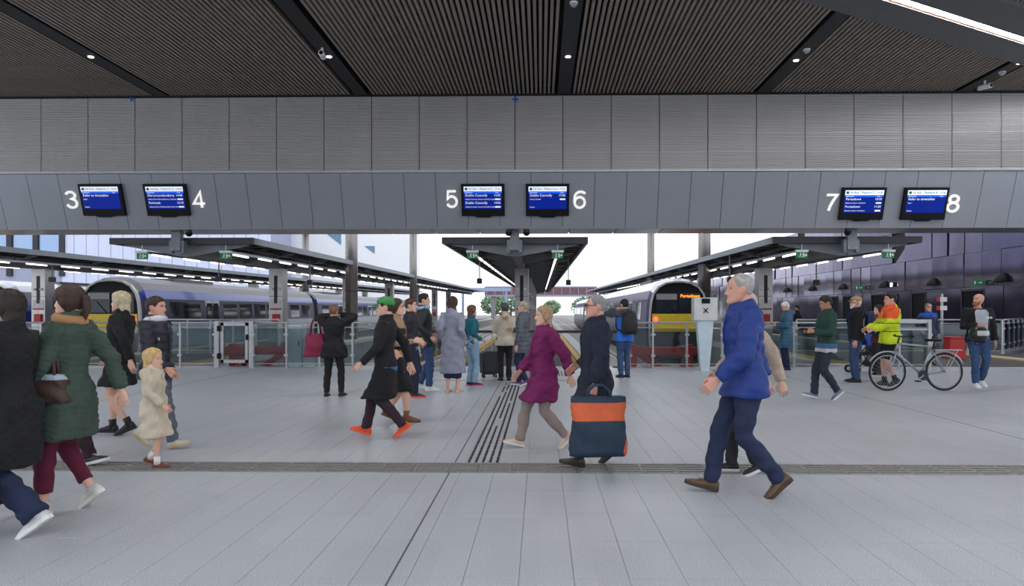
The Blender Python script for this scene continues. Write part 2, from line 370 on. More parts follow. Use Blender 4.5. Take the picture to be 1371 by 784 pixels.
for (px, py, ch) in ((97, 267, '3'), (267, 267, '4'), (605, 266, '5'), (776, 267, '6'), (1112, 271, '7'), (1275, 272, '8')):
    o = numeral(ch).build('platform_numeral', M_letter, None, False, on_fascia(px, py) + FNRM * .03, FROT)
    tag(o, 'lit white numeral %s on the grey fascia' % NUMW[ch], 'numeral', 'platform numerals')
SCR = mat('screen_blue', srgb(0, 14, 60), .4, spec=.2, emit=srgb(0, 40, 170), estr=.42, var=.1, scale=2)
SCRL = mat('screen_bright_blue', srgb(20, 90, 220), .25, emit=srgb(10, 90, 230), estr=.45, var=0)
SCRW = mat('screen_white', (.85, .9, 1), .25, emit=(.8, .88, 1), estr=.4, var=0)
SCRT = mat('screen_text_dark', srgb(30, 40, 90), .5, var=0); SCRG = mat('screen_roundel', srgb(20, 110, 110), .5, var=0)
disp = [(139, 267, '3', ['Refer to timetables', 'Page 1', None, None], ['', ''], ['Notice'], 'single white line'),
        (225, 267, '4', ['Derry-Londonderry', 'calling: Lanyon Place, Ballymena, Coleraine, Der', 'Portrush', 'calling: Antrim, Coleraine, Dhu Varren, Port'], ['14:08', '12:10'], [], ''),
        (647, 267, '5', ['Dublin Connolly', 'calling: Portadown, Newry, Dundalk, Drogheda', 'Dublin Connolly', 'calling: Portadown, Newry, Dundalk, Drogheda'], ['13:05', '14:05'], [], ''),
        (733, 267, '6', ['Dublin Connolly', 'Newry, Dundalk', None, None], ['17:05', ''], ['Notice'], ''),
        (1153, 272, '7', ['Portadown', 'Balmoral, Lisburn, Portadown', 'Portadown', 'Balmoral, Lisburn, Portadown'], ['10:20', '11:20'], [], ''),
        (1236, 272, '8', ['Refer to timetables', 'Page 1', None, None], ['', ''], ['Notice'], '')]
for (px, py, ch, lines, times, foot, _) in disp:
    t = thing('platform_display', 'black framed blue departure screen beside the numeral %s' % NUMW[ch], 'screen', on_fascia(px, py), 0, 'platform departure screens')
    t.rotation_euler = FROT
    W_, H_ = 1.36, 1.0
    q = MB(); q.bevbox((0, 0, .07), (W_, H_, .12), .012); q.prism([(-.3, -H_ / 2), (.3, -H_ / 2), (.2, -H_ / 2 - .05), (-.2, -H_ / 2 - .05)], 'z', .02, .11); q.build('housing', M_blk, t)
    sx, sy = 1.19, .70; oy = .075
    q = MB(); q.box((0, oy, .133), (sx, sy, .006)); q.build('screen', SCR, t)
    q = MB(); q.box((0, oy + sy / 2 - .075, .137), (sx, .15, .006)); q.build('header_bar', SCRW, t)
    q = MB(); q.box((0, oy + sy / 2 - .185, .136), (sx, .06, .005)); q.build('column_bar', SCRL, t)
    q = MB(); q.tube([(-sx / 2 + .075, oy + sy / 2 - .075, .138), (-sx / 2 + .075, oy + sy / 2 - .075, .1425)], .045, 16); q.build('roundel', SCRG, t)
    def put(s_, x_, y_, size, m_, al='LEFT'):
        if not s_: return
        me = text_mesh(s_, size, .001, al); me.materials.append(m_); link('lettering', me, t, (x_, y_, .1425))['kind'] = 'stuff'
    L0, R0 = -sx / 2 + .04, sx / 2 - .04; T0 = oy + sy / 2
    put('NI Rail - Platform ' + ch, L0 + .11, T0 - .077, .095, SCRT); put('10:26', R0, T0 - .077, .085, SCRT, 'RIGHT')
    put('Destination', L0, T0 - .187, .05, SCRW); put('Time', R0 - .06, T0 - .187, .05, SCRW, 'RIGHT')
    for k, s_ in enumerate(lines):
        put(s_, L0, T0 - (.275, .395, .51, .635)[k], (.105, .052, .105, .052)[k], SCRW)
    for k, s_ in enumerate(times):
        put(s_, R0, T0 - (.275, .51)[k], .095, SCRW, 'RIGHT')
        if s_:
            q = MB(); q.box((R0 - .085, T0 - (.395, .635)[k], .139), (.17, .045, .004)); q.build('status_box', SCRW, t)
    for s_ in foot: put(s_, L0, T0 - .64, .055, SCRW)
# ================================================================ OUTSIDE GROUND, PLATFORMS, TRACKS
q = MB(); q.bbox(-160, 160, 17.9, 420, -1.4, -1.15); gr = q.build('ground_outside', M_ballast); struct(gr); gr['label'] = 'grey stone ballast trackbed beyond the concourse'
def platform(name, x0, x1, y1, label, lines=(True, True)):
    t = MB(); t.bbox(x0 + .3, x1 - .3, 17.95, y1, -1.15, -.02); o = struct(t.build(name, M_asphalt)); o['label'] = label
    for (a, s) in ((x0, 1), (x1, -1)):
        e = MB(); e.bbox(min(a, a + s * .45), max(a, a + s * .45), 17.95, y1, -.16, 0); e.build('coping', M_coping, o)
        e = MB(); e.bbox(min(a + s * .05, a + s * .35), max(a + s * .05, a + s * .35), 17.95, y1, -1.15, -.16); e.build('platform_wall', M_conc, o)
        e = MB(); e.bbox(min(a + s * .5, a + s * .68), max(a + s * .5, a + s * .68), 17.95, y1, -.02, .004); e.build('yellow_line', M_yellow, o)
        for k in range(4):
            e = MB(); e.bbox(min(a + s * (.74 + k * .05), a + s * (.765 + k * .05)), max(a + s * (.74 + k * .05), a + s * (.765 + k * .05)), 17.95, 40, -.02, .006); e.build('warning_rib', M_yellow, o)
    return o
PL = {'c': (-3.05, 1.75), 'l': (-14.1, -9.1), 'r': (7.8, 14.8), 'll': (-25.2, -20.3)}
platform('platform_middle', *PL['c'], 150, 'dark asphalt island platform in the middle'); platform('platform_left', *PL['l'], 130, 'dark asphalt island platform left of the middle')
platform('platform_right', *PL['r'], 130, 'dark asphalt island platform at right'); platform('platform_far_left', *PL['ll'], 130, 'dark asphalt island platform at far left')
sleep = MB()
TR = [-18.75, -15.6, -7.65, -4.5, 3.25, 6.3, 16.4]
for X in TR:
    t = thing('railway_track', 'steel railway track %s' % {-18.75: 'under the train at left', -15.6: 'left of the glass gate platform, nearest the leftmost train', -7.65: 'ending at the red buffer behind the glass gate', -4.5: 'running left of the middle platform', 3.25: 'ending at the red buffer right of the middle platform', 6.3: 'under the yellow nosed train at right', 16.4: 'beside the dark glossy wall at right'}[X], 'track', (X, 19, -1.15), 0, 'railway tracks')
    for s in (-.75, .75):
        q = MB(); q.prism([(s - .07, .12), (s + .07, .12), (s + .02, .15), (s + .035, .25), (s - .035, .25), (s - .02, .15)], 'y', 0, 230); q.build('rail', M_rail, t)
    q = MB()
    for k in range(0, 150): q.bbox(-1.25, 1.25, .3 + k * .75, .55 + k * .75, -.02, .12)
    o = q.build('sleepers', M_sleeper, t); o['kind'] = 'stuff'
# ================================================================ CANOPIES
RISE = .010
def exit_sign(parent_x, Y, z, lab):
    t = thing('exit_sign', lab, 'sign', (parent_x, Y, z + .02), 0, 'green running-man exit signs'); t.scale = (.78, .78, .9)
    q = MB(); q.bevbox((0, 0, .0), (.46, .09, .22), .01); q.build('sign_box', M_green, t)
    q = MB(); q.bbox(-.26, .26, -.08, .08, .115, .20); q.build('lamp_cover', M_white, t)
    q = MB(); q.bbox(-.015, .015, -.015, .015, .20, .42); q.build('hanger', M_alu, t)
    q = MB()   # running figure and arrow, raised white marks
    q.tube([(-.06, -.048, .07), (-.06, -.052, .07)], .022, 10); q.box((-.07, -.049, .02), (.035, .006, .07), M=Matrix.Rotation(.3, 3, 'Y')); q.box((-.095, -.049, -.045), (.02, .006, .08), M=Matrix.Rotation(.7, 3, 'Y')); q.box((-.04, -.049, -.045), (.02, .006, .08), M=Matrix.Rotation(-.5, 3, 'Y')); q.box((-.03, -.049, .035), (.06, .006, .018))
    q.bbox(.03, .09, -.052, -.046, -.07, .08); q.build('pictogram', M_white, t)
    q = MB(); q.prism([(.11, -.02), (.16, -.02), (.16, -.05), (.21, .01), (.16, .07), (.16, .035), (.11, .035)], 'y', -.052, -.046); q.build('arrow', M_white, t)
    return t
def canopy(X, hw, Y0, Y1, z0, ncol, lab, firstcol=31.0, colstep=11.5, front=True):
    t = thing('platform_canopy', lab, 'canopy', (X, Y0, 0), 0, 'platform canopies')
    L = Y1 - Y0; zz = lambda y: z0 + RISE * y
    def slab(name, x0, x1, zb, zt, m, y0=0, y1=L, yb=None):
        q = MB(); q.loft([[(x0, y, zz(y) + zb), (x1, y, zz(y) + zb), (x1, y, zz(y) + zt), (x0, y, zz(y) + zt)] for y in (y0, y1)]); return q.build(name, m, t)
    slab('roof_deck', -hw + .06, hw - .06, .04, .13, M_canopy, .03)
    slab('edge_fascia', -hw, -hw + .08, -.02, .19, M_canopyb); slab('edge_fascia', hw - .08, hw, -.02, .19, M_canopyb)
    q = MB(); q.bbox(-hw, hw, -.05, .05, zz(0) - .02, zz(0) + .19); q.build('front_fascia', M_canopy, t)
    # deck ribs across the underside
    n = int(min(L, 60) / 1.15); rb = MB(); rb.bbox(-hw + .1, hw - .1, -.04, .04, -.06, 0); rme = rb.mesh('deck_rib'); rme.materials.append(M_canopy)
    for k in range(1, n): link('deck_rib', rme, t, (0, k * 1.15, zz(k * 1.15) + .04))
    slab('spine_beam', -.14, .14, -.42, .05, M_canopyb, .3)
    # tapered arms
    am = MB()
    for s in (-1, 1): am.loft([[(s * .14, -.07, -.42), (s * .14, .07, -.42), (s * .14, .07, .02), (s * .14, -.07, .02)], [(s * (hw - .3), -.05, -.05), (s * (hw - .3), .05, -.05), (s * (hw - .3), .05, .02), (s * (hw - .3), -.05, .02)]])
    ame = am.mesh('tapered_arm'); ame.materials.append(M_canopyb)
    for k in range(int(min(L, 90) / 4.2)):
        y = .35 + k * 4.2; link('tapered_arm', ame, t, (0, y, zz(y)))
    # light rails and tubes
    for s in (-1, 1):
        q = MB(); x = s * 1.42; q.loft([[(x - .05, y, zz(y) - .30), (x + .05, y, zz(y) - .30), (x + .05, y, zz(y) - .22), (x - .05, y, zz(y) - .22)] for y in (.3, min(L, 85))]); q.build('light_rail', M_alu, t)
        lt = MB(); lt.bevbox((0, 0, 0), (.07, 1.15, .05), .01); lme = lt.mesh('light_tube'); lme.materials.append(M_lamp)
        hg = MB(); hg.bbox(-.012, .012, -.012, .012, 0, .26); hme = hg.mesh('hanger'); hme.materials.append(M_dark)
        for k in range(26):
            y = 1.3 + k * 2.1
            if y > L - 2: break
            link('light_tube', lme, t, (x, y, zz(y) - .335)); link('hanger', hme, t, (x, y + .9, zz(y) - .23))
        q = MB(); x = s * 1.62; q.loft([[(x - .06, y, zz(y) - .12), (x + .06, y, zz(y) - .12), (x + .06, y, zz(y) - .03), (x - .06, y, zz(y) - .03)] for y in (.6, min(L, 85))]); q.build('cable_tray', M_dark, t)
    # steel box columns
    for k in range(ncol):
        y = firstcol - Y0 + k * colstep; zt = zz(y) - .4
        q = MB(); q.bevbox((0, y, zt / 2), (.62, .62, zt), .015); c = q.build('column', M_steel, t)
        q = MB(); q.bbox(-.305, .305, y - .314, y - .309, zt * .62, zt * .625); q.bbox(-.004, .004, y - .314, y - .309, .2, zt * .6); q.build('cladding_joint', M_joint, c)
        q = MB(); q.bbox(-.075, .075, y - .325, y - .308, zt * .53, zt * .9); q.build('dark_slot', M_dark, c)
        q = MB(); q.bbox(-.26, .26, y - .322, y - .308, 1.58, 1.95); q.build('notice', mat('notice_paper', (.62, .64, .68), .6), c)
        q = MB(); q.bbox(-.26, .26, y - .325, y - .308, 1.5, 1.57); q.build('notice_strip', M_red, c)
        q = MB(); q.bevbox((.02, y - .36, 1.1), (.3, .1, .42), .02); q.build('red_box', M_red, c)
        for i in (-1, 1):
            q = MB(); q.tube([(i * .16, y - .31, zt * .72), (i * .16, y - .40, zt * .72)], [.06, .045], 12); q.build('column_light', M_white, c)
    if front:
        # hanger post from the beam soffit with bolted plate
        q = MB(); q.bevbox((0, -.28, (ZB + zz(0) - .28) / 2), (.30, .22, ZB - zz(0) + .28), .012); h = q.build('hanger_post', M_canopyb, t)
        for s in (-1, 1):
            q = MB(); q.bevbox((s * .2, -.24, zz(0) - .14), (.10, .2, .42), .01); q.build('flange', M_canopyb, h)
            q = MB(); q.tube([(s * .12, -.4, zz(0) - .2), (s * .12, -.38, zz(0) - .2)], .02, 8); q.build('bolt', M_alu, h)
    return t
canopy(-.86, 2.42, 22.6, 120, 3.70, 6, 'dark platform canopy over the middle platform, seen end on', 31)
canopy(-12.0, 2.42, 22.6, 118, 3.70, 6, 'dark platform canopy left of centre with tapered arms')
canopy(10.05, 2.42, 22.6, 118, 3.70, 6, 'dark platform canopy at right before the glossy wall')
canopy(-22.9, 2.42, 23.2, 118, 3.70, 6, 'dark platform canopy cut by the left edge of the picture', 31)
for (X, lab) in ((-12.0, 'canopy left of centre'), (-.86, 'middle canopy'), (10.05, 'canopy at right')):
    for s in (-1, 1): exit_sign(X + s * 1.42, 22.75, 3.27, 'green exit sign under the %s end of the %s' % ('left' if s < 0 else 'right', lab))
for (px, py, Y, lab) in ((642, 376, 28, 'small box hanging on a rod left of the middle canopy'), (761, 378, 28, 'small box hanging on a rod right of the middle canopy'), (70, 374, 29.8, 'small box on a rod below the far left canopy'), (293, 373, 28, 'small box on a rod beside the left steel column'), (415, 378, 30, 'small box on a rod right of the left steel column'), (977, 374, 28, 'small box on a rod above the white totem'), (1093, 378, 28, 'small box on a rod against the glossy wall')):
    p = atY(px, py, Y); t = thing('hanging_speaker', lab, 'speaker', p, 0, 'boxes hanging on rods from the canopies')
    q = MB(); q.bevbox((0, 0, 0), (.2, .2, .22), .02); q.build('speaker_box', M_dark, t)
    q = MB(); q.bbox(-.02, .02, -.02, .02, .1, 3.75 + RISE * (Y - 22.6) - p.z); q.build('rod', M_canopyb, t)
for (px, lab) in ((681, 'black dome camera left of the middle hanger post'), (705, 'black dome camera right of the middle hanger post'), (253, 'black dome camera beside the left hanger post'), (1135, 'black dome camera beside the right hanger post')):
    p = atY(px, 310, 22.0); t = thing('dome_camera', lab, 'camera', (p.x, 22.0, ZB), 0, 'dome cameras under the wall soffit')
    q = MB(); q.tube([(0, 0, 0), (0, 0, -.10)], .09, 14); q.build('mount', M_dark, t)
    q = MB(); q.tube([(0, 0, -.09), (0, 0, -.16), (0, 0, -.2), (0, 0, -.215)], [.11, .10, .06, .02], 14); q.build('dome', M_blk, t, True)
# tall round columns
for (X, Y, r, lab) in ((-9.75, 35, .31, 'tall round steel column left of centre, nearer of two'), (-9.75, 52, .28, 'tall round steel column left of centre, farther of two'), (8.35, 35, .31, 'tall round steel column beside the right train'), (8.35, 52, .28, 'tall round steel column behind the right train'), (-20.8, 60, .3, 'tall round steel column far off at left')):
    t = thing('round_column', lab, 'column', (X, Y, 0), 0, 'tall round steel columns')
    q = MB(); q.tube([(0, 0, -.1), (0, 0, 8.6)], r, 24); q.build('shaft', M_steel2, t, True)
    q = MB(); q.tube([(0, 0, 2.45), (0, 0, 2.48)], r + .006, 24); q.build('band', M_dark, t)
    q = MB(); q.tube([(0, 0, 8.5), (0, 0, 8.9)], r + .12, 24); q.build('head_plate', M_canopyb, t)
for (X, lab) in ((-9.75, 'left of centre'), (8.35, 'beside the right train'), (-20.8, 'at far left')):
    q = MB(); q.bbox(X - .3, X + .3, WY + 2.0, 62, 8.9, 9.5); o = struct(q.build('roof_beam', M_canopyb)); o['label'] = 'long steel beam on round columns ' + lab
# ================================================================ FENCES
def fence(name, p0, p1, posts, lab, h=1.15, skip=None, group='glass fences'):
    p0, p1 = Vector(p0), Vector(p1); d = p1 - p0; L = d.length; rz = math.atan2(d.y, d.x)
    t = thing(name, lab, 'fence', p0, rz, group)
    q = MB(); q.tube([(0, 0, h), (L, 0, h)], .026, 10); q.build('handrail', M_alu, t, True)
    q = MB(); q.tube([(0, -.02, h - .12), (L, -.02, h - .12)], .012, 8); q.build('upper_rail', M_alu, t, True)
    q = MB(); q.tube([(0, -.02, .1), (L, -.02, .1)], .014, 8); q.build('lower_rail', M_alu, t, True)
    pm = MB(); pm.bbox(-.022, .022, -.032, .032, 0, h - .015); pm.bbox(-.05, .05, -.06, .06, 0, .012); pme = pm.mesh('post'); pme.materials.append(M_alu)
    cm = MB(); cm.bevbox((0, -.045, 0), (.11, .03, .06), .006); cme = cm.mesh('glass_clamp'); cme.materials.append(M_alu)
    xs = [L * k for k in posts]
    for i, x in enumerate(xs):
        po = link('post', pme, t, (x, 0, 0))
        for z in (.32, .85): link('glass_clamp', cme, po, (0, 0, z))
        if i + 1 < len(xs):
            g_ = MB(); g_.bbox(x + .04, xs[i + 1] - .04, -.028, -.016, .13, h - .15); g_.build('glass_pane', M_glass, t)
    return t
def frac(a, b, n): return [k / n for k in range(n + 1)]
FY = 17.35
xg0, xg1 = atY(291, 460, FY).x, atY(337, 460, FY).x
xr0, xr1 = atY(843, 460, FY).x, atY(1244, 460, FY).x
fence('glass_fence', (-19.2, FY, 0), (xg0 - .05, FY, 0), frac(0, 1, 12), 'steel and glass fence running from the left edge to the glass gate')
fence('glass_fence', (xg1 + .05, FY, 0), (-3.1, FY, 0), frac(0, 1, 5), 'steel and glass fence between the glass gate and the middle platform')
fence('glass_fence', (xr0, FY, 0), (xr1, FY, 0), [0, .078, .192, .31, .43, .55, .665, .78, .90, 1], 'steel and glass fence behind the white totem, right of the middle platform')
fence('glass_fence', (-3.1, FY + .05, 0), (-3.0, 25.0, 0), frac(0, 1, 6), 'glass fence running away along the left edge of the middle platform')
fence('glass_fence', (-12.9, 23.2, 0), (-8.95, 23.2, 0), frac(0, 1, 5), 'glass fence farther back behind the glass gate')
fence('glass_fence', (8.7, 23.4, 0), (15.6, 23.4, 0), frac(0, 1, 6), 'glass fence farther back crossing the right platform')
fence('glass_fence', (15.72, 23.5, 0), (18.8, 27.0, 0), frac(0, 1, 4), 'glass fence in front of the dark doors at far right')
# walkway that the outermost fence stands on
q = MB(); q.bbox(14.8, 19.5, 18.0, 28, -1.15, -.02); o = struct(q.build('walkway', M_asphalt)); o['label'] = 'dark walkway in front of the glossy wall'
q = MB(); q.bbox(18.0, 19.5, 28, 90, -1.15, -.02); o = struct(q.build('walkway_strip', M_asphalt)); o['label'] = 'narrow dark walkway along the glossy wall'
# gate
gt = thing('glass_gate', 'silver framed glass gate with black hinges in the left fence', 'gate', ((xg0 + xg1) / 2, FY, 0))
hw = (xg1 - xg0) / 2
for s in (-1, 1):
    q = MB(); q.bevbox((s * hw, 0, .6), (.11, .11, 1.2), .008); q.build('gate_post', M_alu, gt)
q = MB(); a, b_ = -hw + .1, hw - .09
for (x0, x1, z0, z1) in ((a, a + .07, .12, 1.15), (b_ - .07, b_, .12, 1.15), (a, b_, .12, .2), (a, b_, 1.07, 1.15)): q.bbox(x0, x1, -.03, .03, z0, z1)
leaf = q.build('gate_leaf', M_alu, gt)
q = MB(); q.bbox(a + .07, b_ - .07, -.006, .006, .2, 1.07); q.build('glass_pane', M_glass, leaf)
for z in (.30, 1.0):
    q = MB(); q.bevbox((-hw + .07, -.06, z), (.09, .05, .14), .01); q.build('hinge', M_blk, leaf)
q = MB(); q.bevbox((hw - .09, -.07, .78), (.05, .07, .14), .01); q.build('latch', M_blk, leaf)
# belt barrier
t = thing('belt_barrier', 'black belt stretched across the entrance of the middle platform', 'barrier', (-.4, FY + .25, 0))
q = MB(); q.bbox(-2.5, 2.4, -.004, .004, .88, .95); q.build('belt', mat('belt_black', (.02, .02, .03), .7), t)
for x in (-2.5, 2.4):
    q = MB(); q.tube([(x, 0, .02), (x, 0, .98)], .03, 12); p_ = q.build('belt_post', M_blk, t)
    q = MB(); q.tube([(x, 0, 0), (x, 0, .025)], .16, 18); q.build('foot', M_blk, p_)
# end frame with plate at the opening in the right fence
e = atY(1244, 490, 16.9); t = thing('fence_end_frame', 'silver end frame of the right fence beside the bicycle', 'frame', (e.x, e.y, 0))
q = MB(); q.bevbox((0, 0, .62), (.08, .08, 1.24), .006); q.build('end_post', M_alu, t)
q = MB(); q.bbox(-.95, .04, -.03, .03, 1.17, 1.24); q.build('top_bar', M_alu, t)
q = MB(); q.bbox(-.95, .0, -.02, .02, .98, 1.02); q.build('mid_bar', M_alu, t)
q = MB(); q.bevbox((-.95, 0, .6), (.07, .07, 1.2), .006); q.build('inner_post', M_alu, t)
q = MB(); q.bbox(-.3, .08, -.14, .14, 0, .012); q.build('base_plate', M_alu, t)
# red buffer stops
for (X, Y, s, lab) in ((-7.65, 18.55, 1, 'red buffer stop behind the glass gate'), (3.25, 18.55, -1, 'red buffer stop behind the fence right of the middle platform'), ):
    t = thing('buffer_stop', lab, 'buffer stop', (X, Y, -1.15), 0, 'red buffer stops')
    for x in (-.75, .75):
        q = MB(); q.tube([(x, 1.9, .3), (x, .0, 1.55)], .09, 4); q.build('raking_leg', M_red, t)
        q = MB(); q.bbox(x - .09, x + .09, -.12, .1, .26, 1.7); q.build('upright', M_red, t)
        q = MB(); q.bbox(x - .1, x + .1, -.2, 2.0, .25, .36); q.build('base_beam', M_red, t)
        q = MB(); q.tube([(x * .9, .1, 1.5), (x * .9, .45, 1.5)], [.1, .16], 14); q.build('buffer_head', M_dark, t)
    q = MB(); q.bevbox((0, -.02, 1.52), (1.9, .22, .22), .02); q.build('cross_beam', M_red, t)
    q = MB(); q.tube([(-s * .8, 0, .5), (s * .62, -.02, 1.45)], .11, 4); q.build('brace', M_red, t)
# pale cabinets behind the fence
for (px0, px1, h, lab) in ((388, 407, 1.1, 'pale green equipment cabinet behind the fence, left of the woman in black'), (408, 424, .72, 'low pale grey equipment cabinet behind the fence beside the maroon bag')):
    a, b_ = atY(px0, 480, 17.7).x, atY(px1, 480, 17.7).x
    t = thing('equipment_cabinet', lab, 'cabinet', ((a + b_) / 2, 17.72, 0), 0, 'pale cabinets behind the fence')
    ww = b_ - a
    q = MB(); q.bevbox((0, 0, h / 2), (ww, .34, h), .01); q.build('cabinet_body', mat('pale_cabinet', (.66, .74, .76), .5), t)
    q = MB(); q.bevbox((0, -.175, h / 2 + .02), (ww - .05, .02, h - .12), .005); d_ = q.build('door', mat('pale_door', (.74, .81, .83), .45), t)
    q = MB(); q.tube([(ww * .32, -.19, h * .5), (ww * .32, -.23, h * .5), (ww * .32, -.23, h * .62)], .012, 8); q.build('handle', M_blk, d_)
# white totem
p = ground(943, 496); t = thing('help_totem', 'white tapered totem with black cross sign before the right fence', 'totem', p)
q = MB(); q.loft([[(-.10, -.09, 0), (.10, -.09, 0), (.10, .09, 0), (-.10, .09, 0)], [(-.20, -.11, 1.22), (.20, -.11, 1.22), (.20, .11, 1.22), (-.20, .11, 1.22)]]); q.build('tapered_body', mat('totem_blue_white', (.55, .66, .74), .4), t)
q = MB(); q.bevbox((0, 0, 1.49), (.56, .30, .56), .02); hd = q.build('head', mat('totem_grey_white', (.62, .63, .63), .5), t)
q = MB(); q.bbox(-.10, .10, -.165, -.148, 1.63, 1.75); q.build('speaker_grille', M_blk, hd)
q = MB(); q.bevbox((.25, 0, 1.80), (.03, .03, .08), .005); q.build('finial', M_dark, hd)
q = MB()
for s in (-1, 1): q.box((0, -.155, 1.46), (.16, .008, .022), M=Matrix.Rotation(s * R(45), 3, 'Y'))
q.build('cross_mark', M_blk, hd)
# ================================================================ RIGHT WALL
WX = 19.5
q = MB(); q.bbox(WX + .06, WX + 1.0, 23, 95, -1.15, 7.4); wr = struct(q.build('wall_right', M_joint)); wr['label'] = 'dark glossy plum metal clad wall at right'
pw = 1.27; rowsz = [(0.0, 2.52), (2.52, 4.08), (4.08, 5.7), (5.7, 7.4), (7.4, 9.2)]
doors = []
for (a, b_) in ((1288, 1317), (1221, 1239), (1187, 1204), (1167, 1184), (1129, 1143), (1111, 1122)):
    doors.append((atX(b_, 400, WX).y, atX(a, 400, WX).y))
pms = {}
def curve_x(z): return -.0 - .02 * max(0, z - 2.5) ** 2 * .0
for r, (z0, z1) in enumerate(rowsz):
    q = MB(); q.bevbox((.03, 0, (z0 + z1) / 2), (.06, pw - .012, z1 - z0 - .014), .006); m = q.mesh('cladding_panel'); m.materials.append(M_wallp); pms[r] = m
nP = 0
for i in range(56):
    y = 23.6 + i * pw
    for r in range(5):
        if r == 0: continue
        if r == 4: continue
        link('cladding_panel', pms[r], wr, (WX + rng.normal(0, .003), y, 0), (0, rng.normal(0, .006), rng.normal(0, .012))); nP += 1
edges = [23.0] + [v for d in sorted(doors) for v in (d[0] - .06, d[1] + .06)] + [94.0]
for a, c in zip(edges[0::2], edges[1::2]):
    k_ = max(1, round((c - a) / pw)); w_ = (c - a) / k_
    q = MB(); q.bevbox((.03, 0, 1.26), (.06, w_ - .012, 2.506), .006); m = q.mesh('cladding_panel'); m.materials.append(M_wallp)
    for i in range(k_): link('cladding_panel', m, wr, (WX + rng.normal(0, .003), a + (i + .5) * w_, 0), (0, rng.normal(0, .006), rng.normal(0, .012)))
for k, (d0, d1) in enumerate(doors):
    q = MB(); q.bevbox((WX + .03, (d0 + d1) / 2, 2.47), (.06, d1 - d0 + .1, .09), .006); q.build('cladding_panel', M_wallp, wr)
    q = MB(); q.bbox(WX + .02, WX + .07, d0, d1, 0, 2.35); dr = struct(q.build('door_%d' % (k + 1), mat('door_black', (.006, .006, .008), .7, spec=.1))); dr['label'] = 'black door recessed in the glossy wall'
    q = MB(); q.bbox(WX - .02, WX + .05, d0 - .06, d0, 0, 2.42); q.bbox(WX - .02, WX + .05, d1, d1 + .06, 0, 2.42); q.bbox(WX - .02, WX + .05, d0, d1, 2.35, 2.42); q.build('door_frame', M_dark, dr)
for k, (px, py, lab) in enumerate(((1340, 374, 'black half dome lamp on glossy wall above the bald man'), (1248, 379, 'black half dome lamp on glossy wall above the man in blue'), (1183, 382, 'black half dome lamp on glossy wall above the yellow jacket'), (1128, 385, 'black half dome lamp on glossy wall, third from right train'), (1087, 387, 'black half dome lamp on glossy wall above the young man in green'), (1053, 389, 'black half dome lamp on glossy wall above the white haired woman'))):
    p = atX(px, py, WX - .06); t = thing('dome_lamp', lab, 'lamp', p, 0, 'half dome lamps on the glossy wall')
    q = MB(); rr = .42
    q.loft([[(-.28 * math.sin(a) , rr * math.cos(th) * math.cos(a * .999), -.1 + rr * .9 * math.sin(th) * math.cos(a * .999)) for th in [math.pi * j / 12 for j in range(13)]] for a in [math.pi / 2 * i / 6 for i in range(7)]], closed=False, cap=False); q.build('half_dome', M_blk, t, True)
    q = MB(); q.bbox(-.03, .02, -.44, .44, -.12, -.08); q.build('rim', M_dark, t)
for (px, py, lab) in ((1309, 378, 'green exit sign on the glossy wall near the bald man'), (1150, 385, 'green exit sign on the glossy wall above the cap of the man in black')):
    p = atX(px, py, WX - .3); t = thing('exit_sign', lab, 'sign', p, 0, 'green running-man exit signs')
    q = MB(); q.bevbox((0, 0, 0), (.5, .07, .22), .01); q.build('sign_box', M_green, t)
    q = MB(); q.bbox(-.18, -.10, -.045, -.03, -.07, .07); q.prism([(.0, -.02), (.1, -.02), (.1, -.06), (.18, 0), (.1, .06), (.1, .02), (0, .02)], 'y', -.045, -.03); q.build('pictogram', M_white, t)
    q = MB(); q.bbox(.25, .32, -.02, .02, -.02, .02); q.build('wall_bracket', M_dark, t)
p = atX(1195, 381, WX - .08); t = thing('wall_lamp', 'small glowing lamp on the glossy wall above the doors', 'lamp', p)
q = MB(); q.bevbox((0, 0, 0), (.12, .25, .25), .02); q.build('lamp_body', M_dark, t)
q = MB(); q.bevbox((-.07, 0, 0), (.03, .18, .18), .01); q.build('lens', M_spot, t)
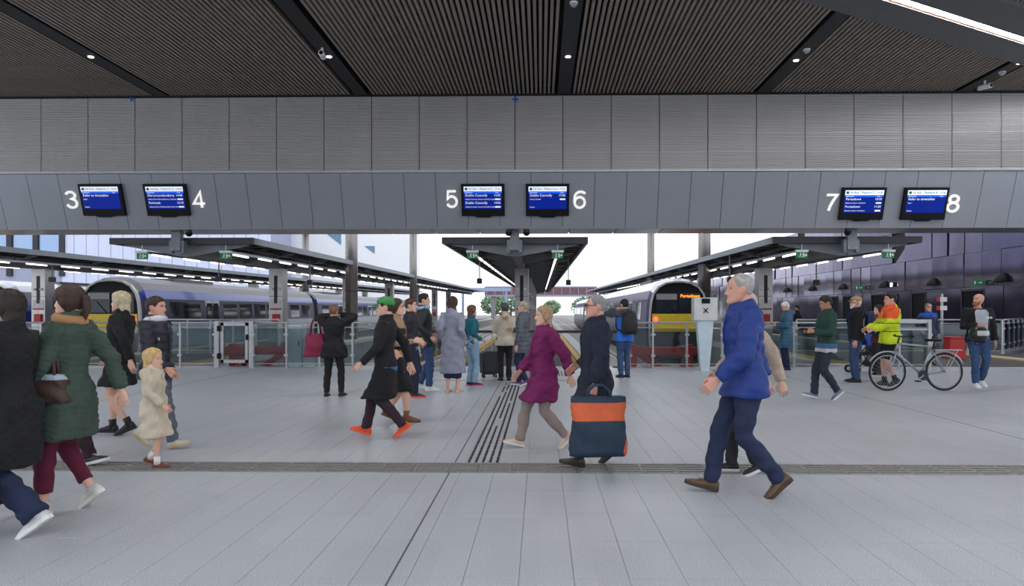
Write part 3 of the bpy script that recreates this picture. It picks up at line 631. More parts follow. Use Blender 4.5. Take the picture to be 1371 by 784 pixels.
# ================================================================ TRAINS
LIV = {'silver': mat('train_silver', (.55, .56, .60), .25, .5, .05, 2), 'navy': mat('train_navy', srgb(30, 34, 66), .3, .1, .25, 1.5), 'blue': mat('train_blue', srgb(28, 50, 140), .2, .1, .1, 2, coat=.4), 'roof': mat('train_roof', (.12, .12, .13), .45, .2, .1, 2), 'under': mat('train_underframe', (.03, .03, .03), .8), 'white': mat('train_white', (.50, .51, .57), .25, .1), 'glass': mat('train_glass', (.010, .012, .018), .06, 0, 0, spec=.45), 'yel': mat('train_yellow', srgb(205, 175, 20), .35), 'door': mat('train_door', (.50, .50, .60), .3, .3), 'violet': mat('train_violet', srgb(60, 56, 96), .38, .1, .3, 1.2)}
def train(X, Y0, cars, lab, scheme, visible_side, dest=''):
    t = thing('train', lab, 'train', (X, Y0, -.95))
    # profile: (half width, z above rail)
    prof = [(1.25, .35), (1.38, .75), (1.41, 1.3), (1.41, 1.85), (1.385, 2.4), (1.33, 2.95), (1.21, 3.35), (.97, 3.66), (.6, 3.85), (.2, 3.91)]
    band = scheme
    ring = [(w_, z) for (w_, z) in prof]
    full = [(-w_, z) for (w_, z) in ring] + [(w_, z) for (w_, z) in reversed(ring)]
    CL = 22.6
    for c in range(cars):
        y0 = c * (CL + .7) ; y1 = y0 + CL
        q = MB()
        secs = [(y0, .96), (y0 + .35, 1.0), (y1 - .2, 1.0), (y1, .97)] if c == 0 else [(y0, .97), (y0 + .2, 1), (y1 - .2, 1), (y1, .97)]
        rings = [[(x * s, y, .35 + (z - .35) * s) for (x, z) in full] for (y, s) in secs]
        n = len(full)
        for i in range(len(rings) - 1):
            for j in range(n):
                k = (j + 1) % n
                zm = (full[j][1] + full[k][1]) / 2
                mi = 3 if j == n - 1 else (0 if zm < 1.7 else 1 if zm < 2.8 else 2 if zm < 3.25 else 4)
                q.add([rings[i][j], rings[i][k], rings[i + 1][k], rings[i + 1][j]], [(0, 1, 2, 3)], mi)
        q.add(rings[0], [tuple(range(n))], 3); q.add(rings[-1], [tuple(range(n))], 3)
        car = q.build('carriage', band, t)
        q = MB(); q.bbox(-1.1, 1.1, y0 + 1, y1 - 1, .12, .36); q.build('underframe', LIV['under'], car)
        q = MB(); q.bbox(-.6, .6, y0 + 4, y0 + 8, 3.82, 4.0); q.build('roof_unit', LIV['roof'], car)
        for s in ((visible_side,) if c else (-1, 1)):
            xw = lambda z: s * np.interp(z, [p_[1] for p_ in prof], [p_[0] for p_ in prof])
            def side_panel(name, ya, yb, za, zb, m, off=.012, par=car):
                q = MB(); P = []
                for (z, o_) in ((za, off), (zb, off), (zb, -.05), (za, -.05)):
                    P.append((xw(z) + s * o_, z))
                q.loft([[(x, ya, z) for (x, z) in P], [(x, yb, z) for (x, z) in P]]); return q.build(name, m, par)
            dy = [y0 + 5.6, y0 + 15.6]
            for d_ in dy:
                dd = side_panel('door', d_, d_ + 1.5, .95, 2.95, LIV['door'], .02)
                for k in (0, 1):
                    side_panel('door_window', d_ + .14 + k * .7, d_ + .66 + k * .7, 1.9, 2.8, LIV['glass'], .03, dd)
                side_panel('door_seam', d_ + .74, d_ + .77, .95, 2.95, LIV['under'], .028, dd)
            ws = [y0 + 1.2 + (1.0 if c == 0 else 0), y0 + 3.4, y0 + 7.6, y0 + 9.6, y0 + 11.6, y0 + 13.6, y0 + 17.6, y0 + 19.8]
            for wy in ws: side_panel('window', wy, wy + 1.65, 1.98, 2.82, LIV['glass'], .014)
        if c + 1 < cars:
            q = MB(); q.prism([(x * .9, .35 + (z - .35) * .93) for (x, z) in full], 'y', y1 - .02, y1 + .72); q.build('gangway', LIV['under'], t)
    # cab front
    fs = .96
    rim = MB(); oo = [(x * fs, .35 + (z - .35) * fs) for (x, z) in full]; ii = [(x * .915, .35 + (z - .35) * .94 + .0) for (x, z) in full]
    rim.loft([[(x, .0, z) for (x, z) in oo], [(x, -.16, z) for (x, z) in oo], [(x * .99, -.17, z) for (x, z) in ii], [(x, .02, z) for (x, z) in ii]], cap=False)
    rim.build('cab_rim', mat('cab_rim_silver', (.42, .40, .38), .35, .4), t)
    q = MB(); q.prism([(x, z) for (x, z) in ii if z > 1.05], 'y', -.06, .02); cf = q.build('cab_front', M_blk, t)
    q = MB()
    for (a, b_, c_, d_) in ((-1.02, -.04, 2.32, 3.22), (.04, 1.02, 2.32, 3.22)): q2 = MB(); q2.bbox(a, b_, -.085, -.055, c_, d_); q2.build('windscreen', mat('windscreen', (.015, .022, .032), .08, 0, .3, 3, spec=.4), t)
    q = MB(); q.bbox(-1.0, -.06, -.092, -.084, 2.92, 3.18); q.build('sun_blind', mat('blind_grey', (.26, .26, .26), .7), cf)
    q = MB(); q.bbox(.10, .98, -.095, -.084, 2.96, 3.20); ds = q.build('destination_display', mat('display_black', (.03, .01, 0), .4), cf)
    if dest: me = text_mesh(dest, .2, .002); me.materials.append(mat('display_orange', srgb(255, 120, 20), .5, emit=srgb(255, 120, 20), estr=3, var=0)); link('destination_lettering', me, ds, (.54, -.10, 3.08), (R(90), 0, 0))['kind'] = 'stuff'
    q = MB(); q.prism([(-1.22, 1.45), (1.22, 1.45), (1.20, 2.27), (-1.20, 2.27)], 'y', -.13, -.03); yp = q.build('front_panel', LIV['yel'], t)
    q = MB(); q.prism([(-1.2, .3), (1.2, .3), (1.2, 1.45), (-1.2, 1.45)], 'y', -.12, 0); q.build('valance', LIV['under'], t)
    q = MB(); q.bevbox((0, -.3, .75), (.3, .5, .3), .03); q.build('coupler', M_dark, t)
    for s in (-1, 1):
        q = MB(); q.tube([(s * 1.04, -.12, 2.02), (s * 1.04, -.16, 2.02)], .10, 16); q.build('tail_light', mat('tail_red', (.8, .02, .01), .3, emit=(1, .03, .02), estr=6, var=0), t)
        q = MB(); q.tube([(s * 1.04, -.12, 1.78), (s * 1.04, -.15, 1.78)], .07, 14); q.build('head_lamp', M_alu, t)
        q = MB(); q.tube([(s * .15, -.11, 2.3), (s * .6, -.11, 2.8)], .015, 6); q.build('wiper', M_blk, t)
    return t
train(-18.75, 29.5, 3, 'silver and blue train at left with grey roof and yellow nose panel', [LIV['white'], LIV['navy'], LIV['blue'], LIV['under'], LIV['roof']], 1)
train(6.3, 31.5, 3, 'dark violet train at right with yellow nose and orange destination display', [LIV['navy'], LIV['violet'], LIV['violet'], LIV['under'], LIV['silver']], -1, 'Portadown')
train(-27.0, 33, 2, 'pale train partly hidden behind the far left column', [LIV['white'], LIV['blue'], LIV['white'], LIV['under'], LIV['silver']], 1)
# ================================================================ BACKGROUND BUILDINGS
M_lav = mat('lavender_cladding', (.62, .66, .84), .5, .0, .04, 1)
M_wht = mat('white_cladding', (.85, .86, .88), .6)
t = thing('clad_building', 'pale lavender building with vertical wall panels at far left', 'building', (-74, 124, -1.15))
q = MB(); q.bbox(-40, 24, .1, 12, 0, 30); q.build('wall', mat('building_joint', (.35, .37, .5), .7), t)
q = MB(); q.bbox(-1.08, 1.08, 0, .12, 0, 30); pme = q.mesh('wall_panel'); pme.materials.append(M_lav)
for k in range(17): link('wall_panel', pme, t, (-13 + k * 2.28, 0, 0))
for k in range(5):
    x = -36 + k * 4.9
    q = MB(); q.bbox(x - 1.9, x + 1.9, 0, .12, 10.5, 18); w_ = q.build('window', mat('bright_window', (.30, .42, .62), .1, .3), t)
    q = MB(); q.bbox(x + 1.9, x + 2.9, -.3, .15, 9, 20); q.build('fin', M_dark, t)
t = thing('white_building', 'white building with small triangular windows beyond the left tracks', 'building', (-40, 140, -1.15))
q = MB(); q.bbox(-14, 13, 0, 12, 0, 24); q.build('wall', M_wht, t)
for (px, py, sz) in ((449, 320, 1.7), (496, 334, 1.25)):
    p = atY(px, py, 139.97); q = MB(); q.prism([(-sz, sz * .6), (sz * .7, sz * .6), (sz * .7, -sz * .7)], 'y', -.06, .0, 0); q.build('window', mat('steel_window', (.12, .22, .34), .15, .3), t, False, (p.x + 40, -.02, p.z + 1.15))
# footbridge and gantry
t = thing('footbridge', 'rust pink footbridge crossing far above the tracks', 'bridge', (1.5, 165, 0))
for (s, z0, z1, m) in ((0, 4.9, 5.3, mat('bridge_beam', (.30, .32, .42), .6)), (1, 5.3, 7.1, mat('bridge_rust', srgb(118, 84, 96), .7, 0, .2, 2)), (2, 7.1, 7.35, mat('bridge_beam', (.3, .32, .42), .6))):
    q = MB(); q.bbox(-15, 12, -1.2, 1.2, z0, z1); q.build(('lower_chord', 'side_panel', 'upper_chord')[s], m, t)
for k in range(14):
    x = -14.5 + k * 2; q = MB(); q.bbox(x - .08, x + .08, -1.3, -1.2, 5.3, 7.1); q.build('stiffener', mat('bridge_beam', (.3, .32, .42), .6), t)
for x in (-13, 10.5):
    q = MB(); q.bbox(x - .5, x + .5, -.8, .8, -1.15, 5); q.build('pier', M_conc, t)
t = thing('signal_gantry', 'pale blue gantry beam above the left tracks in the distance', 'gantry', (-10.5, 120, 0))
q = MB(); q.bbox(-4.2, 5.2, -.4, .4, 4.9, 5.5); q.build('beam', mat('gantry_blue', (.35, .42, .58), .5), t)
for x in (-3.2, 4.42): q = MB(); q.bbox(x - .2, x + .2, -.2, .2, -1.15, 5); q.build('leg', mat('gantry_blue', (.35, .42, .58), .5), t)
# cabins, trees and hedges in the distance
for (px, w_, h_, Y, lab) in ((800, 5, 3.4, 140, 'white site cabin far off right of the tracks'), (782, 3.6, 2.9, 150, 'smaller white site cabin far off behind the man with the orange bag')):
    p = atY(px, 412, Y); t = thing('site_cabin', lab, 'cabin', (p.x, Y, -1.15), 0, 'site cabins')
    q = MB(); q.bbox(-w_ / 2, w_ / 2, 0, 3, 0, h_); q.build('walls', M_wht, t)
    q = MB(); q.bbox(-w_ / 2 - .1, w_ / 2 + .1, -.1, 3.1, h_, h_ + .2); q.build('roof', M_canopyb, t)
    q = MB(); q.bbox(-w_ * .2, w_ * .05, -.05, .02, .1, 2.1); q.build('door', mat('cabin_green', srgb(50, 110, 100), .6), t)
M_leaf = mat('leaf_green', srgb(120, 146, 112), .8, 0, .35, 1.5); M_bark = mat('bark', (.12, .09, .07), .9)
for k, (px, Y, h_, rad, lab) in enumerate(((662, 190, 7, 4.0, 'green tree far off, left of the middle column'), (684, 200, 8.5, 5.0, 'tall green tree far off directly left of the middle column'), (739, 262, 6.5, 3.6, 'green tree far off right of the middle column'), (783, 215, 6.2, 4.4, 'green tree far off under the right part of the footbridge'))):
    p = atY(px, 410, Y); t = thing('tree', lab, 'tree', (p.x, Y, -1.15), 0, 'trees beyond the footbridge')
    q = MB(); q.tube([(0, 0, 0), (.1, 0, h_ * .4), (0, 0, h_ * .7)], [.3, .22, .1], 8); q.build('trunk', M_bark, t)
    q = MB(); r_ = np.random.default_rng(k)
    for j in range(900):
        u = r_.normal(size=3); u /= np.linalg.norm(u); rr = rad * (.55 + .45 * r_.random()); c = Vector(u) * rr; c.z = c.z * .75 + h_ * .62
        e1 = Vector(r_.normal(size=3)).normalized() * .42; e2 = e1.orthogonal().normalized() * .3; q.add([c - e1, c + e2, c + e1, c - e2], [(0, 1, 2, 3)])
    q.build('crown', M_leaf, t)['kind'] = 'stuff'
# signal post and red bin behind the right fence
p = atY(1261, 440, 24.2); t = thing('marker_post', 'grey post with red and white marker boards near the man in blue', 'post', (p.x, 24.2, 0))
q = MB(); q.tube([(0, 0, 0), (0, 0, 2.05)], .045, 10); q.build('pole', M_alu, t)
for z in (1.55, 1.85):
    q = MB(); q.bevbox((.02, -.06, z), (.24, .03, .16), .01); bd = q.build('board', M_white, t)
    q = MB(); q.bevbox((-.16, -.06, z), (.12, .032, .16), .01); q.build('red_end', M_red, bd)
p = atY(1277, 470, 21.2); t = thing('red_bin', 'red box standing behind the bald man with the helmet', 'box', (p.x, 21.2, 0))
q = MB(); q.loft([[(-.26, -.2, 0), (.26, -.2, 0), (.26, .2, 0), (-.26, .2, 0)], [(-.2, -.17, .6), (.2, -.17, .6), (.2, .17, .6), (-.2, .17, .6)]]); q.build('bin_body', M_red, t)
q = MB(); q.bevbox((0, 0, .63), (.44, .38, .07), .02); q.build('lid', M_red, t)
# ================================================================ PEOPLE
NTH, NPH = 30, 40
_HZ = [0, .04, .11, .2, .31, .44, .52, .60, .70, .80, .88, .945, .985, 1.0]
_HW = [.08, .16, .215, .25, .275, .30, .305, .315, .32, .30, .255, .18, .10, .02]
_HF = [.34, .395, .40, .385, .375, .365, .36, .38, .372, .325, .245, .14, .05, -.03]
_HB = [.20, .06, -.10, -.22, -.30, -.38, -.41, -.425, -.43, -.41, -.345, -.25, -.16, -.07]
def head_grid():
    ts = np.linspace(0, 1, NTH); ph = np.linspace(-math.pi, math.pi, NPH, endpoint=False)
    T, P = np.meshgrid(ts, ph, indexing='ij')
    hw = np.interp(T, _HZ, _HW); yf = np.interp(T, _HZ, _HF); yb = np.interp(T, _HZ, _HB)
    yc = (yf + yb) / 2; ry = (yf - yb) / 2
    c, s_ = np.cos(P), np.sin(P)
    X = hw * np.sign(s_) * np.abs(s_) ** .9; Y = yc + ry * np.sign(c) * np.abs(c) ** .85
    g_ = lambda a, b, w_: np.exp(-((a - b) / w_) ** 2)
    nose = g_(P, 0, .17) * np.interp(T, [.29, .34, .37, .46, .56, .62], [0, .10, .125, .075, .025, 0])
    Y += nose
    for e in (-.42, .42): Y -= .045 * g_(P, e, .2) * g_(T, .53, .05)
    Y += .022 * g_(P, 0, .3) * g_(T, .245, .03) + .02 * g_(P, 0, .3) * g_(T, .1, .05) + .018 * g_(np.abs(P), .35, .25) * g_(T, .60, .03)
    ear = g_(np.abs(P), 1.72, .12) * np.interp(T, [.36, .40, .56, .60], [0, .8, 1, 0]); X += np.sign(s_) * .075 * ear; Y -= .03 * ear
    return T, P, X, Y, T.copy()
HG = head_grid()
def head_mesh(mb, M, scale):
    T, P, X, Y, Z = HG
    V = [M @ (Vector((X[i, j], Y[i, j], Z[i, j])) * scale) for i in range(NTH) for j in range(NPH)]
    F = []; mi = []
    for i in range(NTH - 1):
        for j in range(NPH):
            F.append((i * NPH + j, i * NPH + (j + 1) % NPH, (i + 1) * NPH + (j + 1) % NPH, (i + 1) * NPH + j))
            t = (T[i, j] + T[i + 1, j]) / 2; p = P[i, j] + math.pi / NPH; m = 0
            if .505 < t < .56 and .28 < abs(p) < .58: m = 2 if .35 < abs(p) < .5 else 3
            if .60 < t < .635 and .2 < abs(p) < .66: m = 4
            if .215 < t < .26 and abs(p) < .30: m = 1
            mi.append(m)
    b = len(mb.v); mb.v += [tuple(v) for v in V]; mb.f += [tuple(b + k for k in f) for f in F]; mb.mi += mi
    mb.add([V[j] for j in range(NPH)], [tuple(range(NPH))]); mb.add([V[(NTH - 1) * NPH + j] for j in range(NPH)], [tuple(range(NPH))])
def shell(mb, M, scale, mask, thick, mi=0, noise=.12, seed=0):
    # offset shell over the head where mask(T,P) > 0 (hair, caps, beards)
    T, P, X, Y, Z = HG; r_ = np.random.default_rng(seed)
    k = np.vectorize(mask)(T, P); c = np.array([0, -.03, .55])
    D = np.stack([X - c[0], Y - c[1], (Z - c[2])], -1); L = np.linalg.norm(D, axis=-1, keepdims=True); D = D / L
    wav = 1 + noise * np.sin(P * 9 + T * 7 + seed) * np.sin(P * 23 + 1.3 * seed + T * 3)
    Q = np.stack([X, Y, Z], -1) + D * (thick * np.clip(k, -.6, 1) * wav)[..., None]
    V = [M @ (Vector(Q[i, j]) * scale) for i in range(NTH) for j in range(NPH)]
    F = []
    for i in range(NTH - 1):
        for j in range(NPH):
            a = (i, j), (i, (j + 1) % NPH), (i + 1, (j + 1) % NPH), (i + 1, j)
            if max(k[x] for x in a) > 0: F.append(tuple(x[0] * NPH + x[1] for x in a))
    top = [(NTH - 1) * NPH + j for j in range(NPH)]; F.append(tuple(top))
    used = sorted({v for f in F for v in f}); mp = {v: n for n, v in enumerate(used)}
    mb.add([V[v] for v in used], [tuple(mp[v] for v in f) for f in F], mi)
def smooth01(x): x = min(1, max(0, x)); return x * x * (3 - 2 * x)
def hairline(style):
    def f(t, p):
        a = abs(p)
        lim = np.interp(a, [0, .5, 1.0, 1.35, 1.55, 1.95, 2.2, 3.15], {'short': [.80, .80, .72, .50, .62, .60, .32, .24], 'long': [.80, .79, .66, .40, .30, .18, .12, .08], 'receding': [.93, .90, .74, .52, .62, .58, .34, .25], 'beanie': [.70, .70, .68, .64, .62, .58, .5, .48], 'cap': [.68, .68, .67, .64, .63, .60, .56, .55], 'beard': [0] * 8, 'helmet': [.66, .66, .6, .5, .45, .42, .4, .4]}[style])
        return min(1, (t - lim) / .10 + .05) if t - lim > -.06 else -.6
    return f
def beardmask(t, p):
    a = abs(p); up = np.interp(a, [0, .25, .6, 1.2, 1.5, 1.7], [.30, .30, .27, .36, .45, .2])
    return min(1, (up - t) / .05) if a < 1.42 else -.6
def hand_template(curl):
    mb = MB()
    # palm: loft along +X, thumb side +Y, palm faces -Z ; unit = metres for a 0.19 m hand
    def ell(x, hy, hz, y=0., z=0.): return [(x, y + hy * math.cos(2 * math.pi * k / 12), z + hz * math.sin(2 * math.pi * k / 12)) for k in range(12)]
    mb.loft([ell(-.05, .026, .019), ell(-.015, .028, .019), ell(.02, .036, .017), ell(.06, .042, .015), ell(.092, .040, .013)])
    for k, (y, ln) in enumerate(((.034, .074), (.0115, .084), (-.0115, .078), (-.034, .060))):
        p = Vector((.085, y, 0)); a = 0; pts = [Vector((.06, y * .9, 0)), p]; rr = [.0092, .0088]
        for sg, f in ((.45, 1.), (.32, 1.25), (.23, .9)):
            a += curl * f; p = p + Vector((math.cos(a), y * .12, -math.sin(a))) * ln * sg; pts.append(p.copy()); rr.append(rr[-1] * .92)
        mb.tube(pts, rr, 7, 0, True)
    c = min(curl, .9)
    mb.tube([(.005, .022, -.004), (.035, .050, -.012), (.062, .060 - .012 * c, -.018 - .02 * c), (.086, .058 - .03 * c, -.022 - .035 * c)], [.015, .0125, .011, .0085], 7, 0, True)
    return mb
HANDS = {}
def hand_geo(kind):
    if kind not in HANDS:
        m = remeshed(hand_template({'relaxed': .32, 'grip': 1.15}[kind]), .004, 1)
        HANDS[kind] = (np.array([v.co[:] for v in m.vertices]), [tuple(p.vertices) for p in m.polygons])
    return HANDS[kind]
SKIN = {}
def skin(tone):
    if tone not in SKIN:
        c = {'fair': srgb(222, 176, 154), 'pink': srgb(214, 158, 138), 'tan': srgb(176, 124, 96)}[tone]
        SKIN[tone] = (mat('skin_' + tone, c, .5, 0, .06, 20), mat('lip_' + tone, (c[0] * .72, c[1] * .45, c[2] * .45), .45), mat('iris', (.03, .025, .02), .2, var=0), mat('eye_white', (.7, .68, .66), .3, var=0))
    return SKIN[tone]
def cloth(name, rgb, rough=.85, bump=.25, bs=60, var=.14): return mat('cloth_' + name, srgb(*rgb), rough, 0, var, 9, bump, bs)
ARMS = {'hang': (.045, .03, -.318), 'fwd': (.02, .15, -.27), 'back': (.04, -.14, -.285), 'phone': (-.075, .17, .0), 'camera': (-.06, .19, .06), 'hold': (-.04, .16, -.15), 'pocket': (.025, .05, -.255), 'pocketf': (-.015, .10, -.235), 'out': (.10, .05, -.29), 'stroller': (-.01, .22, -.20), 'ear': (.0, .05, .08), 'carry': (.05, .05, -.325), 'up': (-.02, .10, .10)}
def ik(a, b, l1, l2, pole):
    d = b - a; L = min(d.length, (l1 + l2) * .995); u = d.normalized()
    x = (l1 * l1 - l2 * l2 + L * L) / (2 * L); h = math.sqrt(max(l1 * l1 - x * x, 0))
    n = pole - u * pole.dot(u)
    n = n.normalized() if n.length > 1e-6 else u.orthogonal()
    return a + u * x + n * h, a + u * L
def wrinkle(me, amp, seed, puffer=0., pitch=.085):
    n = len(me.vertices); co = np.empty(n * 3); me.vertices.foreach_get('co', co); co = co.reshape(-1, 3)
    no = np.empty(n * 3); me.vertices.foreach_get('normal', no); no = no.reshape(-1, 3)
    r_ = np.random.default_rng(seed); d = np.zeros(n)
    for k in range(7):
        f = r_.normal(size=3) * np.array([16, 16, 26]) * (1 + .25 * k); d += np.sin(co @ f + r_.random() * 6.28) / (1 + .35 * k)
    d *= amp / 2.5
    if puffer: d += puffer * (np.abs(np.sin(co[:, 2] * math.pi / pitch)) ** .6 - .6)
    co = co + no * d[:, None]; me.vertices.foreach_set('co', co.ravel()); me.update()
def shoe(parent, ankle_M, L, upper, sole, kind, side):
    # local: y forward, z up, origin at the ankle projected on the sole
    prof = [(-.26, .10, .17, .5), (-.22, .145, .24, .6), (-.10, .16, .28, .7), (.05, .15, .27, .8), (.2, .165, .22, .9), (.38, .19, .17, 1), (.55, .185, .14, 1), (.67, .14, .11, 1), (.735, .06, .08, 1)]
    hgt = {'sneaker': 1., 'flat': .62, 'boot': 1.05, 'shoe': .9}[kind]
    mb = MB(); rings = []
    for (y, w_, h, _) in prof:
        w2 = w_; rings.append([(w2 * L * math.cos(a) * (1 if 0 < a < math.pi else 1), y * L, (.07 + max(0, math.sin(a)) ** .8 * (h * 1.42 * hgt - .07)) * L if math.sin(a) > 0 else .065 * L) for a in [2 * math.pi * k / 14 for k in range(14)]])
    mb.loft(rings)
    if kind == 'boot': mb.tube([(0, -.04 * L, .15 * L), (0, -.03 * L, .42 * L), (0, -.01 * L, .62 * L)], [.16 * L, .155 * L, .17 * L], 12)
    elif kind == 'sneaker': mb.tube([(0, -.06 * L, .18 * L), (0, -.04 * L, .36 * L)], [.15 * L, .14 * L], 12)
    up = mb.build('shoe', upper, parent, True); up.matrix_local = ankle_M
    sb = MB(); o = [(x, y) for (y, x, _, _) in prof] + [(-x, y) for (y, x, _, _) in reversed(prof)]
    o = [(x * L * 1.06, y * L * 1.03 + .0) for (x, y) in o]
    sb.loft([[(x * .95, y, 0) for (x, y) in o], [(x, y, .03 * L) for (x, y) in o], [(x * .98, y, .11 * L) for (x, y) in o]]); sb.build('sole', sole, up)
    if kind in ('sneaker', 'shoe'):
        lb = MB()
        for k in range(4): y = (.13 + k * .075) * L; z = (.375 - k * .036) * L * hgt; lb.box((0, y, z), (.15 * L, .02 * L, .02 * L))
        lb.build('laces', sole, up)['kind'] = 'stuff'
def person(label, px, py, H, face, legs='stand', arms=('hang', 'hang'), sex='m', tone='fair', lean=0., head=(0, 0),
           hair=('short', (50, 38, 28)), jacket=None, trousers=None, skirt=None, shoes=('sneaker', (40, 40, 45), (220, 220, 220)),
           hands=('relaxed', 'relaxed'), hem=-.06, bulk=.012, puffer=0., matfn=None, bare=False, fine=.016, build=1., beard=None, hat=None, longhair=0., scarf=None, hood=False, shirt=None, name='person', group=None, seed=None, flare=0., stride=.20, loc=None, crop=0., poles=None, collar=True, sockcol=None):
    seed = (hash(label) if seed is None else seed) % 9973 if seed is not None else (sum(ord(c) * (i + 1) for i, c in enumerate(label)) % 9973)
    base = loc if loc is not None else ground(px, py)
    root = thing(name, label, 'person', base, R(face), group)
    B = build; fem = sex == 'f'
    hipw, shw = (.054, .098) if fem else (.050, .112)
    if sex == 'c': hipw, shw = .046, .095
    shw *= (B + 1) / 2
    L1, L2, AH, FLn = .245 * H, .243 * H, .043 * H, .150 * H
    S = stride * H
    feet = {'stand': ((.01, 0), (-.015, 0)), 'walk': ((S, -14), (-S, 38)), 'walk2': ((-S, 38), (S, -14)), 'step': ((S * .5, 0), (-S * .5, 22)), 'step2': ((-S * .5, 22), (S * .5, 0)), 'pass': ((.02 * H, 0), (-S * 1.1, 55)), 'wide': ((.03, 0), (-.03, 0))}[legs] if isinstance(legs, str) else legs
    ank = []; ftM = []
    for i, sx in enumerate((1, -1)):
        y, a = feet[i]; ar = R(abs(a)); x = sx * hipw * (1.0 if legs != 'wide' else 1.5) * H * .95
        if a >= 0:
            yb = y + .085 * H; dy = -.085 * H * math.cos(ar) + AH * math.sin(ar); dz = .085 * H * math.sin(ar) + AH * math.cos(ar); A = Vector((x, yb + dy, dz)); rot = Matrix.Rotation(-ar, 4, 'X')
        else:
            yh = y - .035 * H; dy = .035 * H * math.cos(ar) - AH * math.sin(ar); dz = .035 * H * math.sin(ar) + AH * math.cos(ar); A = Vector((x, yh + dy, dz)); rot = Matrix.Rotation(ar, 4, 'X')
        ank.append(A); ftM.append(Matrix.Translation(A) @ rot @ Matrix.Rotation(-sx * R(7), 4, 'Z') @ Matrix.Translation((0, 0, -AH)))
    hipy = (ank[0].y + ank[1].y) / 2 * .6 + .02 * H * 0
    hz = min(a.z + math.sqrt(max(((L1 + L2) * .992) ** 2 - (a.y - hipy) ** 2 - (a.x - hipw * H * (1 if a.x > 0 else -1)) ** 2, .01)) for a in ank)
    pel = Vector((0, hipy, hz)); hips = [Vector((sx * hipw * H, hipy, hz)) for sx in (1, -1)]
    knees = [ik(hips[i], ank[i], L1, L2, Vector((.08 * (1, -1)[i], 1, .0)))[0] for i in (0, 1)]
    Rl = Matrix.Rotation(-R(lean), 3, 'X')
    sp = lambda t, x=0., y=0.: pel + Rl @ Vector((x, y, t * H))
    # ---- torso rings
    def torso(ts, ex, n=18):
        tt = [-.05, -.02, .02, .07, .12, .18, .235, .27, .295, .312]
        ww = [.085, .094, .095, .084, .079, .088, .097, .099, .082, .050] if not fem else [.086, .099, .098, .080, .070, .079, .086, .088, .072, .045]
        if sex == 'c': ww = [.09, .092, .092, .088, .086, .088, .090, .088, .072, .046]
        dd = [.062, .066, .066, .060, .058, .064, .067, .062, .052, .042]
        yy = [-.005, -.006, -.004, .004, .006, .004, .0, -.006, -.010, -.010]
        out_ = []
        for t in ts:
            w_ = np.interp(t, tt, ww) * H * B + ex; d_ = np.interp(t, tt, dd) * H * B + ex; c_ = np.interp(t, tt, yy) * H
            if t > .27: w_ -= ex * .5 * (t - .27) / .042
            out_.append([sp(t, w_ * math.copysign(abs(math.cos(a)) ** .85, math.cos(a)), c_ + d_ * math.copysign(abs(math.sin(a)) ** .85, math.sin(a))) for a in [2 * math.pi * k / n for k in range(n)]])
        return out_
    ts_all = [-.05, -.02, .02, .07, .12, .18, .235, .27, .295, .312]
    # ---- arms
    shl = [sp(.283, sx * (shw - .006) * H, -.008 * H) for sx in (1, -1)]; wr = []; el = []; hd = []
    for i, sx in enumerate((1, -1)):
        o_, f_, u_ = ARMS[arms[i]] if isinstance(arms[i], str) else arms[i]
        tgt = shl[i] + Vector((sx * o_, f_, u_)) * H
        e, w_ = ik(shl[i], tgt, .172 * H, .155 * H, Vector((sx * poles[0], poles[1], poles[2])) if poles else Vector((sx * (.55 if not str(arms[i]).startswith('pocket') else .15), -.8, -.35))); el.append(e); wr.append(w_); hd.append((w_ - e).normalized())
    # ---- head frame
    hh = .134 * H if sex != 'c' else .172 * H
    yaw, pitch = head
    nb = sp(.315, 0, -.01 * H); ht = sp(.36, 0, .004 * H)
    zc = (H - (.53 * H - hz) - hh) if lean == 0 else sp(.47, 0, 0).z - hh
    topz = sp(.470, 0, 0); hc = Vector((0, sp(.40).y + .004 * H, topz.z - hh))
    HM = Matrix.Translation(hc + Vector((0, 0, hh * .3))) @ Matrix.Rotation(R(yaw), 4, 'Z') @ Matrix.Rotation(R(pitch), 4, 'X') @ Matrix.Translation((0, 0, -hh * .3))
    sk = skin(tone); hcol = mat('hair_%d_%d_%d' % hair[1], srgb(*hair[1]), .6, 0, .25, 30, .5, 90)
    # ---- continuous body
    mb = MB(); mb.loft(torso(ts_all, -.010 * H if jacket else 0)); mb.tube([sp(.29, 0, -.006 * H), nb, hc + Vector((0, -.02 * H, hh * .2)), hc + Vector((0, -.012 * H, hh * .45))], [.045 * H, .033 * H * B, .031 * H * B, .03 * H], 12)
    for i in (0, 1):
        mb.tube([hips[i] + Vector((0, 0, .03 * H)), hips[i].lerp(knees[i], .3), knees[i], knees[i].lerp(ank[i], .3), knees[i].lerp(ank[i], .75), ank[i] + Vector((0, 0, .01 * H)), ank[i] - Vector((0, 0, .02 * H))], [.052 * H, .047 * H, .031 * H, .033 * H, .022 * H, .020 * H, .022 * H], 12, 0, True)
        mb.tube([sp(.27, (.05, -.05)[i] * H), shl[i], shl[i].lerp(el[i], .5), el[i], el[i].lerp(wr[i], .35), wr[i]], [.03 * H, .029 * H, .025 * H, .021 * H, .022 * H, .0145 * H], 10, 0, True)
    me = remeshed(mb, max(fine, .014), 2)
    fb = MB(); fb.v = [tuple(v.co) for v in me.vertices]; fb.f = [tuple(p.vertices) for p in me.polygons]; fb.mi = [0] * len(fb.f); bpy.data.meshes.remove(me)
    head_mesh(fb, HM, hh)
